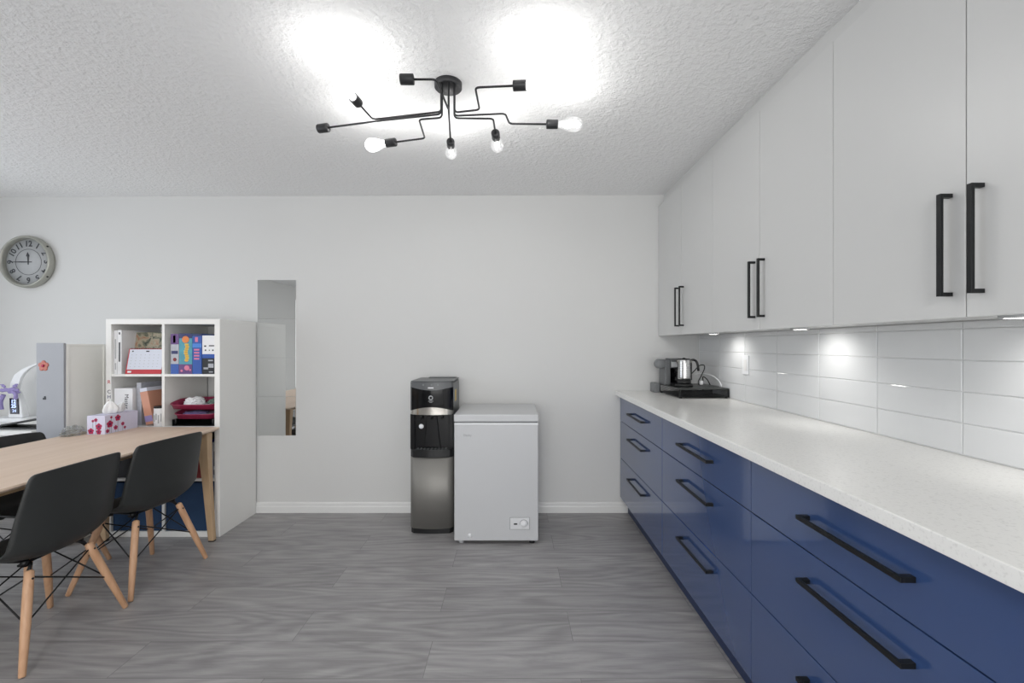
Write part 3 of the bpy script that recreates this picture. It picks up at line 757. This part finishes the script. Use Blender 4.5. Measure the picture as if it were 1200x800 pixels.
t1, pg1 = tray(Z2+.048, -2.292, -2.004, 2.953, 3.20, 'maroon letter tray of papers, lower of the two in the second right cube', 0)
p1 = obj('paper_stack', pg1, M['paper_blue']); p1.location = t1.location+Vector((0, 0, .0035)); p1['label'] = 'loose papers lying in the lower maroon letter tray'; p1['category'] = 'papers'
t2, pg2 = tray(Z2+.113, -2.322, -2.002, 2.950, 3.20, 'maroon letter tray heaped with white tissue, upper of the two', 0)
p2 = obj('paper_stack', pg2, M['gb_grey']); p2.location = t2.location+Vector((0, 0, .0035)); p2['label'] = 'grey papers lying in the upper maroon letter tray'; p2['category'] = 'papers'
for tt, hh in ((t1, .0645),):
    for sx in (-1, 1):
        obj('stacking_post', MB().cyl((.12*sx, .085, .003), (.12*sx, .085, hh), .005, seg=10), M['maroon'], tt)
crumple('crumpled_tissue', t2.location+Vector((-.045, -.02, .022)), .062, .055, .032, M['paper'], 'crumpled white tissue heaped in the upper maroon tray', 'tissue', 3)
crumple('cloth_bundle', t2.location+Vector((.085, .03, .022)), .045, .06, .026, M['leafgrey'], 'grey green cloth bundle at the right of the upper maroon tray', 'cloth', 5)
crumple('cloth_bundle', t1.location+Vector((-.05, -.01, .022)), .07, .06, .012, M['lilac'], 'mauve cloth lying in the lower maroon tray', 'cloth', 7)

# third row
box_thing('storage_box', -2.20, -2.045, 2.965, 3.18, Z3, Z3+.157, M['box_red'], 'dark red box under the blue one in the third right cube', 'box')
box_thing('storage_box', -2.19, -2.045, 2.97, 3.18, Z3+.1575, Z3+.252, M['box_blue'], 'cobalt blue box on top of the dark red one', 'box')
box_thing('black_case', -2.20, -2.05, 2.97, 3.15, Z3+.2525, Z3+.295, M['black_plastic'], 'black case lying on top of the cobalt blue box', 'case')
book(-2.040, -2.021, 2.965, Z3, .235, 'white book standing right of the dark red box', M['paper'], M['lgray'], 'books in the third right cube')
book(-2.019, -1.999, 2.965, Z3, .225, 'grey white book against the right side of the third right cube', M['gb_grey'], M['ink'], 'books in the third right cube')
box_thing('storage_box', -2.68, -2.42, 2.97, 3.22, Z3, Z3+.24, M['gb_black'], 'wide black box in the third left cube', 'box')
# fabric bins
for x0, x1, lab in ((-2.682, -2.353, 'navy fabric storage bin in the bottom left cube'), (-2.327, -1.998, 'navy fabric storage bin in the bottom right cube, behind the table leg')):
    b = thing('fabric_bin', lab, 'storage bin', ((x0+x1)/2, 3.12, Z4), 0, 'navy fabric bins')
    hw = (x1-x0)/2
    m_ = MB(); m_.box(-hw, hw, -.165, .165, 0, .006)
    for a in ((-hw, -hw+.006, -.165, .165), (hw-.006, hw, -.165, .165), (-hw+.006, hw-.006, -.165, -.159), (-hw+.006, hw-.006, .159, .165)): m_.box(*a, .006, .322)
    obj('body', m_, M['navy_fabric'], b, .002)
    m_ = MB()
    m_.box(-hw+.001, hw-.001, -.1675, -.1652, .262, .322)
    obj('hem', m_, M['navy_fabric'], b, .001)

def catmull(pts, t):
    n = len(pts)-1; f = t*n; i = min(int(f), n-1); u = f-i
    p = [pts[max(i-1, 0)], pts[i], pts[i+1], pts[min(i+2, n)]]
    return [0.5*((2*p[1][k])+(-p[0][k]+p[2][k])*u+(2*p[0][k]-5*p[1][k]+4*p[2][k]-p[3][k])*u*u+(-p[0][k]+3*p[1][k]-3*p[2][k]+p[3][k])*u**3) for k in range(len(p[1]))]
def spl2(pts, n=8): return [catmull(pts, i/((len(pts)-1)*n)) for i in range((len(pts)-1)*n+1)]
# ------------------------------------------------------------------ slim cabinet, desk and lamp on the left
sc = thing('slim_cabinet', 'slim pale grey cabinet with cream side, left of the cube shelf', 'cabinet', (-2.93, 3.07, 0))
W = dict(parent=sc, world=True)
CX0, CX1, CY = -3.018, -2.844, 2.800
obj('body', MB().box(CX0, CX1-.004, CY+.004, 3.36, .0, 1.290), M['cab_cream'], bevel=.001, **W)
obj('front_panel', MB().box(CX0, CX1, CY-.012, CY+.0035, .02, 1.298), M['cab_grey'], bevel=.0015, **W)
fm = MB()
fm.box(CX1-.004, CX1+.002, CY+.0037, CY+.022, .0, 1.292); fm.box(CX1-.004, CX1+.002, 3.06, 3.36, .0, 1.284-.0)
fm.box(CX1-.004, CX1+.002, CY+.022, 3.06, 1.278, 1.292)
obj('side_frame', fm, M['cab_cream'], bevel=.001, **W)
def flower(mb, c, r, nrm=(0,-1,0), petals=5, d=.001):
    n_ = Vector(nrm); q = n_.to_track_quat('Z', 'Y'); c = Vector(c)
    for k in range(petals):
        a = 2*PI*k/petals+PI/2; cc = c+q @ Vector((math.cos(a)*r*.58, math.sin(a)*r*.58, 0))
        mb.lathe([(r*.45, 0), (r*.45, d*.6), (r*.3, d)], cc, n_, 12)
x, y, z = P(53.5, 428.5, CY)
fw = MB(); flower(fw, (x, CY-.012, z), .034, d=.003)
fst = obj('flower_magnet', fw, mat('magnet_petals', (190, 110, 96), .5, noise_amt=.35, nscale=120)); fst['label'] = 'small coral flower magnet on the grey cabinet front'; fst['category'] = 'magnet'
base_origin(fst)
obj('magnet_centre', MB().lathe([(.008, 0), (.008, .004), (.004, .005)], Vector((0, .0005-.003, .032)), (0, -1, 0), 12), M['flower'], fst)
x, y, z = P(54.5, 466, CY)
hk = MB(); hk.box(x-.010, x+.010, CY-.0135, CY-.012, z-.010, z+.002); hk.box(x-.002, x+.008, CY-.0135, CY-.012, z+.002, z+.012)
obj('small_emblem', hk, M['ink'], **W)

dk = thing('desk', 'white desk against the back wall at the left edge behind the chairs', 'desk', (-3.9, 3.06, 0))
obj('desk_top', MB().box(-.385, .862, -.28, .30, .712, .740), M['shelf'], dk, .002)
obj('desk_side', MB().box(-.385, -.355, -.27, .29, 0, .712), M['shelf'], dk, .001)
obj('desk_side', MB().box(.832, .862, -.27, .29, 0, .712), M['shelf'], dk, .001)
obj('modesty_panel', MB().box(-.355, .832, .25, .268, .25, .712), M['shelf'], dk)

lm = thing('desk_lamp', 'white desk lamp with lit clock display and bent arm on the desk', 'lamp', (-3.560, 3.17, .740))
obj('base', MB().prism([(-.16, -.055), (.085, -.055), (.105, -.04), (.105, .05), (-.16, .05)], 'z', 0, .026), M['white_plastic'], lm, .004)
s = MB(); s.rings([[(-.050, -.022, .026), (.055, -.022, .026), (.055, .022, .026), (-.050, .022, .026)],
                   [(-.048, -.018, .13), (.036, -.018, .13), (.036, .018, .13), (-.048, .018, .13)],
                   [(-.052, -.014, .215), (.010, -.014, .215), (.010, .014, .215), (-.052, .014, .215)]], smooth=False)
obj('stem', s, M['white_plastic'], lm, .004)
dsp = obj('display', MB().prism([(-.032, .052), (.030, .052), (.020, .165), (-.036, .165)], 'y', -.0265, -.0185), M['screen'], lm, .001)
obj('display_digits', MB().text('12', .036, (-.006, -.0272, .140), bold=.001).text('25', .036, (-.004, -.0272, .108), bold=.001).text('24', .028, (.0, -.0272, .074)), M['screen_lit'], dsp)
arm = MB(); pr = []
cen = [(-.028, .205), (-.020, .262), (.002, .318), (.040, .358), (.090, .388), (.165, .420), (.260, .458)]
wid = [.026, .031, .026, .015, .008, .005, .004]
for k, ((cx, cz), ww) in enumerate(zip(cen, wid)):
    a = cen[max(k-1, 0)]; b = cen[min(k+1, len(cen)-1)]; tx_, tz = b[0]-a[0], b[1]-a[1]; l_ = math.hypot(tx_, tz); nx, nz = -tz/l_, tx_/l_
    pr.append([(cx+nx*ww, -.010, cz+nz*ww), (cx-nx*ww, -.010, cz-nz*ww), (cx-nx*ww, .012, cz-nz*ww), (cx+nx*ww, .012, cz+nz*ww)])
arm.rings(pr, smooth=False); obj('lamp_arm', arm, M['white_plastic'], lm, .003)
sr = thing('purple_bow', 'lilac fabric bow tied around the desk lamp neck', 'bow', (-3.577, 3.140, .740+.222))
bw = MB(); rn = random.Random(3)
bw.ball((0, -.012, .0), .020, (1, .6, .8))
for (bx2, bz2, r_) in ((-.022, .006, .022), (-.045, .0, .020), (-.062, .006, .014), (-.038, .030, .014), (-.050, .040, .011), (.022, .006, .022), (.045, .002, .020), (.060, -.012, .015), (.038, .030, .014), (.048, .042, .010), (.006, -.014, .016)):
    bw.ball((bx2, -.012+rn.uniform(-.003, .003), bz2), r_, (1.15, .5, .62+rn.uniform(-.1, .15)))
for v in bw.bm.verts: v.co += Vector(noise.noise_vector(v.co*70))*.004
obj('loops', bw, M['lilac'], sr)
for pth_, rr2 in (([(.03, -.022, -.005), (.056, -.022, -.025), (.054, -.022, -.06)], .011), ([(-.03, -.022, -.03), (-.050, -.024, -.08), (-.046, -.022, -.135)], .013)):
    obj('ribbon_tail', MB().tube(spl2(pth_), rr2, 12), M['lilac'], sr)
st = thing('folding_stand', 'black folding stand lying half open on the white desk', 'stand', (-3.16, 2.885, .740))
obj('lower_frame', MB().box(-.185, .12, -.05, .08, 0, .012), M['black_plastic'], st, .002)
obj('upper_frame', MB().box(0, .33, -.05, .08, 0, .012, Matrix.Translation((-.183, 0, .0125)) @ Euler((0, R(-10), 0)).to_matrix().to_4x4()), M['black_plastic'], st, .002)
obj('hinge', MB().cyl((-.187, -.05, .011), (-.187, .08, .011), .010, seg=12), M['gray_plastic'], st)

# ------------------------------------------------------------------ table
TX0, TX1, TY0, TY1 = -2.705, -1.935, 1.23, 2.925
tb = thing('dining_table', 'long pale oak dining table with splayed legs on the left', 'table', ((TX0+TX1)/2, (TY0+TY1)/2, 0))
W = dict(parent=tb, world=True)
def rr(x0, x1, y0, y1, r, n=6):
    pts = []
    for cx, cy, a0 in ((x1-r, y1-r, 0), (x0+r, y1-r, 90), (x0+r, y0+r, 180), (x1-r, y0+r, 270)):
        for k in range(n+1):
            a = R(a0+90*k/n); pts.append((cx+r*math.cos(a), cy+r*math.sin(a)))
    return pts
top = MB()
o1 = rr(TX0, TX1, TY0, TY1, .03); o2 = rr(TX0+.022, TX1-.022, TY0+.022, TY1-.022, .02)
top.rings([[(x, y, .717) for x, y in o2], [(x, y, .730) for x, y in o1], [(x, y, .740) for x, y in o1]], smooth=False)
obj('tabletop', top, M['table'], bevel=.0015, **W)
ap = MB()
ap.box(TX0+.16, TX1-.16, TY0+.16, TY0+.18, .665, .717); ap.box(TX0+.16, TX1-.16, TY1-.18, TY1-.16, .665, .717)
ap.box(TX0+.16, TX0+.18, TY0+.18, TY1-.18, .665, .717); ap.box(TX1-.18, TX1-.16, TY0+.18, TY1-.18, .665, .717)
obj('apron', ap, M['table_edge'], bevel=.001, **W)
for sx in (-1, 1):
    for sy in (-1, 1):
        cx = (TX0+TX1)/2; cy = (TY0+TY1)/2
        tx, ty = cx+sx*.325, cy+sy*.765; bx_, by_ = cx+sx*.352, cy+sy*.807
        mb = MB(); rs = []
        for t, wx, wy in ((0, .018, .014), (.55, .024, .018), (.8, .030, .022), (1, .040, .026)):
            x = bx_+(tx-bx_)*t; y = by_+(ty-by_)*t; z = .006+.7105*t
            rs.append([(x-wx, y-wy, z), (x+wx, y-wy, z), (x+wx, y+wy, z), (x-wx, y+wy, z)])
        mb.rings(rs, smooth=False)
        lg_ = obj('leg', mb, M['table_edge'], bevel=.003, **W)
        obj('foot_pad', MB().box(bx_-.017, bx_+.017, by_-.013, by_+.013, 0, .006), M['black_plastic'], parent=lg_, world=True)

# things on the table
tx = thing('tissue_box', 'lilac tissue box printed with crimson poppies on the table end', 'tissue box', (-2.535, 2.795, .7402))
bw_, bd, bh = .055, .118, .114
m_ = MB(); m_.box(-bw_, bw_, -bd, bd, 0, bh); obj('carton', m_, M['box_lilac'], tx, .0015)
f1 = MB(); f2 = MB(); f3 = MB()
rr_ = random.Random(4)
for (u, v, r_) in ((-.030, .020, .018), (.018, .048, .020), (.018, .016, .016), (.0, .088, .011), (-.018, .082, .008)):
    flower(f1, (u, -bd, v), r_, (0, -1, 0)); f2.lathe([(r_*.3, .0012), (r_*.25, .002)], (u, -bd, v), (0, -1, 0), 10)
    f3.box(u-.001, u+.001, -bd-.0005, -bd, .002, max(v-r_*.6, .004))
for (u, v, r_) in ((-.085, .058, .022), (-.030, .088, .020), (-.045, .030, .014), (-.10, .018, .012), (.005, .045, .012), (.02, .02, .009), (-.075, .098, .008)):
    flower(f1, (bw_, u, v), r_, (1, 0, 0)); f2.lathe([(r_*.3, .0012), (r_*.25, .002)], (bw_, u, v), (1, 0, 0), 10)
    f3.box(bw_, bw_+.0005, u-.001, u+.001, .002, max(v-r_*.6, .004))
obj('poppy_print', f1, M['flower'], tx); obj('poppy_centres', f2, M['flower_dark'], tx); obj('stem_print', f3, M['leafgrey'], tx)
ti = MB(); N = 36
for (ox, oy, hh, lean, ph, w_) in ((0, -.018, .085, -.016, .4, 1.0), (.004, .022, .062, .030, 2.1, 1.0)):
    rs = []
    for j in range(15):
        t = j/14; row = []
        for i in range(N):
            a = 2*PI*i/N
            f = 1+.26*math.sin(3*a+ph+2*t)+.16*math.sin(7*a+ph*2)+.10*math.sin(11*a+ph)
            rd = (.75+1.1*t*(1-t)*2.2)*(1-t)**.62+.02
            row.append((ox+math.cos(a)*.027*rd*f*w_+.010*t, oy+math.sin(a)*.038*rd*f*w_+lean*t*t, bh+.0006+hh*t+.006*math.sin(2*a+ph)*math.sin(PI*t)))
        rs.append(row)
    ti.rings(rs)
obj('tissue', ti, M['tissue'], tx)
cw = crumple('plastic_wrapper', (-2.70, 2.70, .741), .060, .055, .028, M['wrap'], 'crumpled clear plastic wrapper left of the tissue box', 'wrapper', 11)
cw.location = (-2.655, 2.66, .741); cw.scale = (.8, 1.1, 1.25)

# ------------------------------------------------------------------ moulded chairs with dowel legs
def catmull(pts, t):
    n = len(pts)-1; f = t*n; i = min(int(f), n-1); u = f-i
    p = [pts[max(i-1, 0)], pts[i], pts[i+1], pts[min(i+2, n)]]
    return [0.5*((2*p[1][k])+(-p[0][k]+p[2][k])*u+(2*p[0][k]-5*p[1][k]+4*p[2][k]-p[3][k])*u*u+(-p[0][k]+3*p[1][k]-3*p[2][k]+p[3][k])*u**3) for k in range(len(p[1]))]
#        x      z     halfwidth  lift_z  forward_x
CP = [(.205, .392, .195, .000, .000), (.190, .412, .212, .004, .0), (.110, .405, .222, .022, .0), (.020, .392, .226, .045, .0), (-.070, .392, .228, .060, .008),
      (-.145, .420, .227, .050, .035), (-.176, .490, .223, .026, .050), (-.188, .570, .219, .008, .050), (-.197, .650, .213, .0, .042), (-.204, .715, .207, -.001, .034), (-.210, .762, .199, -.003, .028), (-.212, .780, .184, -.008, .024)]
def make_chair(label):
    t = thing('dining_chair', label, 'chair', (0,0,0), 0, 'charcoal moulded chairs around the table')
    mb = MB(); NU, NV = 44, 26; rs = []
    for i in range(NU+1):
        x, z, hw, lz, fx_ = catmull(CP, i/NU)
        row = []
        for j in range(NV+1):
            v = -1+2*j/NV; e = abs(v)**2.4
            row.append((x+fx_*e, hw*v, z+lz*e))
        rs.append(row)
    mb.rings(rs, closed=False, cap=False)
    sh_ = obj('shell', mb, M['shell'], t, solid=.007)
    mb = MB()
    for sy in (-1, 1):
        mb.tube([(.105, .125*sy, .352), (.095, .10*sy, .385), (0, .085*sy, .378), (-.085, .10*sy, .385), (-.09, .125*sy, .352)], .006, 8, fillet=.02)
    for x in (.07, -.06): mb.tube([(x, -.13, .383), (x, .13, .383)], .006, 8)
    for sx, sy in ((1, 1), (1, -1), (-1, 1), (-1, -1)):
        mb.cyl((.07*sx, .115*sy, .375), (.07*sx, .115*sy, .400), .014, seg=12)
    obj('under_frame', mb, M['black_metal'], t)
    tops = {}; feet = {}
    for sx in (1, -1):
        for sy in (1, -1):
            a = Vector((.100*sx, .125*sy, .362)); b = Vector((.185*sx, .228*sy, .002)); tops[sx, sy] = a; feet[sx, sy] = b
            d = (b-a)
            l_ = obj('leg', MB().lathe([(.009, -.002), (.0155, .004), (.0165, .06), (.0160, .20), (.0115, d.length-.003), (.0095, d.length)], a, d, 16), M['leg'], t)
            br = MB(); n_ = d.normalized()
            br.tube([a+n_*.045+Vector((0, 0, .0)), a-n_*.006+Vector((-.012*sx, -.012*sy, .012)), Vector((.075*sx, .10*sy, .385))], .0055, 8, fillet=.012)
            br.cyl(a+n_*.03+Vector((.018*sx, 0, 0)), a+n_*.03-Vector((.018*sx, 0, 0)), .0045, seg=8)
            obj('bracket', br, M['black_metal'], l_)
    mb = MB(); A = lambda k, s: tops[k].lerp(feet[k], s)
    ks = [(1, 1), (1, -1), (-1, -1), (-1, 1)]
    for i in range(4):
        a, b = ks[i], ks[(i+1) % 4]
        mb.tube([A(a, .06), A(b, .52)], .0032, 8); mb.tube([A(b, .06), A(a, .52)], .0032, 8)
    obj('wire_braces', mb, M['black_metal'], t)
    return t
chairs = [
    ((-2.077, 1.925), PI, 'charcoal moulded chair nearest the camera, at the near side of the table'),
    ((-2.060, 2.450), PI-.14, 'charcoal moulded chair beside the table end leg, in front of the cube shelf'),
    ((-2.600, 2.410), 0.0, 'charcoal moulded chair on the far side of the table, only its back top showing'),
    ((-2.600, 1.800), 0.06, 'charcoal moulded chair on the far side of the table, off the left edge'),
]
proto = None
for (x, y), rz, lab in chairs:
    c = make_chair(lab) if proto is None else copy_tree(proto)
    if proto is None: proto = c
    c.location = (x, y, 0); c.rotation_euler = (0, 0, rz); c['label'] = lab

# ------------------------------------------------------------------ coffee corner on the worktop
CZ = .9342
dr = thing('capsule_drawer', 'black mesh coffee capsule drawer on the far end of the worktop', 'drawer', (1.260, 3.075, CZ), R(1))
hw, hd = .165, .190
obj('top_plate', MB().box(-hw, hw, -hd, hd, .058, .066), M['drawer_grey'], dr, .002)
obj('bottom_plate', MB().box(-hw, hw, -hd, hd, .008, .012), M['black_plastic'], dr, .001)
for sx in (-1, 1):
    for sy in (-1, 1): obj('corner_post', MB().box(sx*hw-.004*(1+sx), sx*hw+.004*(1-sx), sy*hd-.004*(1+sy), sy*hd+.004*(1-sy), .012, .058), M['black_metal'], dr)
ms = MB()
for k in range(9): z = .016+k*.005; ms.tube([(-hw+.004, -hd+.003, z), (hw-.008, -hd+.003, z)], .0007, 4)
for k in range(52): x = -hw+.008+k*.0060; ms.tube([(x, -hd+.003, .012), (x, -hd+.003, .058)], .0007, 4)
for k in range(5): z = .016+k*.009; ms.tube([(-hw+.003, -hd+.004, z), (-hw+.003, hd-.008, z)], .001, 4)
obj('wire_mesh', ms, M['black_metal'], dr)
dd = obj('drawer_front', MB().box(-hw+.010, hw-.105, -hd+.012, -hd+.016, .014, .054), M['black_gloss'], dr, .001)
for sx in (-1, 1):
    for sy in (-1, 1): obj('foot', MB().cyl((sx*(hw-.014), sy*(hd-.014), 0), (sx*(hw-.014), sy*(hd-.014), .008), .009, seg=12), M['dark_gap'], dr)
DT = CZ+.0665
pb = one('drip_box', MB().box(1.050, 1.092, 3.240, 3.345, CZ, CZ+.070), M['gray_plastic'], 'small grey plastic box against the wall left of the capsule drawer', 'box', bevel=.006)

cf = thing('coffee_machine', 'compact grey capsule coffee machine with round side tank, left of the kettle', 'coffee machine', (1.160, 3.195, DT))
m_ = MB(); m_.box(-.070, -.030, -.065, .065, 0, .180); m_.box(-.030, .075, .0, .065, .0, .180); m_.box(-.030, .075, -.065, .0, .120, .180)
obj('housing', m_, M['mgray'], cf, .006, seg=3)
obj('cup_bay', MB().box(-.028, .073, -.004, -.0005, .012, .118), M['black_gloss'], cf)
obj('drip_tray', MB().box(-.028, .073, -.072, -.004, .0, .014), M['black_plastic'], cf, .002)
obj('window_panel', MB().box(-.024, .032, -.068, -.0652, .128, .164), M['lgray'], cf, .002)
obj('top_lever', MB().box(-.03, .07, -.05, .05, .181, .188), M['gray_plastic'], cf, .003)
obj('round_tank', MB().lathe([(.001, 0), (.028, .0), (.034, .006), (.035, .05), (.033, .056), (.001, .058)], (-.096, -.070, .150), (-.12, 1, 0), 32), M['gray_plastic'], cf)
obj('spout', MB().cyl((.02, -.035, .085), (.02, -.035, .12), .012, .016, 14), M['black_plastic'], cf)

ke = thing('electric_kettle', 'brushed steel electric kettle with dark handle on its base', 'kettle', (1.192, 3.045, DT))
obj('power_base', MB().lathe([(.001, 0), (.056, 0), (.058, .004), (.056, .014), (.048, .020), (.001, .020)], seg=36), M['black_plastic'], ke)
bd_ = obj('body', MB().lathe([(.001, .042), (.044, .042), (.044, .06), (.0425, .16), (.0415, .180), (.040, .184)], seg=40, cap=False), M['kettle_steel'], ke)
obj('lower_collar', MB().lathe([(.001, .0205), (.044, .0205), (.0455, .024), (.0455, .0415), (.001, .0418)], seg=40), M['black_plastic'], ke)
obj('lid', MB().lathe([(.001, .182), (.0405, .182), (.0405, .188), (.034, .191), (.010, .192), (.009, .196), (.001, .196)], seg=36), M['black_plastic'], ke)
gl = MB()
for k in range(9): gl.lathe([(.0443-.0002*k, .060+k*.0125), (.0447-.0002*k, .061+k*.0125), (.0443-.0002*k, .062+k*.0125)], seg=40, cap=False)
obj('level_rings', gl, M['gray_plastic'], bd_)
hd_ = MB(); pth = [(.040, 0, .176), (.064, 0, .184), (.086, 0, .174), (.096, 0, .145), (.100, 0, .105)]
hd_.tube(pth, .008, 10, fillet=.02); hd_.box(.038, .052, -.008, .008, .042, .180)
obj('handle', hd_, M['black_plastic'], ke)
obj('handle_cap', MB().box(.040, .054, -.009, .009, .160, .178), M['steel'], ke, .002)
obj('spout', MB().prism([(-.036, .180), (-.054, .180), (-.040, .150)], 'y', -.012, .012), M['steel'], ke)
def spl(pts, n=10):
    return [catmull(pts, i/((len(pts)-1)*n)) for i in range((len(pts)-1)*n+1)]
cb = MB()
cb.tube(spl([(1.245, 3.09, DT+.06), (1.262, 3.09, DT+.082), (1.290, 3.09, DT+.112), (1.318, 3.09, DT+.140), (1.350, 3.09, DT+.142), (1.352, 3.09, DT+.115), (1.330, 3.085, DT+.072), (1.306, 3.08, DT+.028), (1.310, 3.07, DT+.006), (1.335, 3.075, DT+.03), (1.338, 3.08, DT+.062), (1.362, 3.07, DT+.045), (1.380, 3.06, DT+.006)]), .0036, 8)
co = obj('power_cord', cb, M['black_plastic'], ke, world=True)
obj('plug', MB().box(1.310, 1.332, 3.060, 3.0725, DT+.008, DT+.036), M['paper'], co, .003, world=True, label='white plug tag')
cb = MB(); cb.tube(spl([(1.330, 3.20, DT+.070), (1.365, 3.15, DT+.082), (1.400, 3.06, DT+.068), (1.412, 2.99, DT+.035), (1.412, 2.96, DT+.004)]), .0032, 8)
one('white_cable', cb, M['paper'], 'white cable arching down onto the right end of the capsule drawer', 'cable')
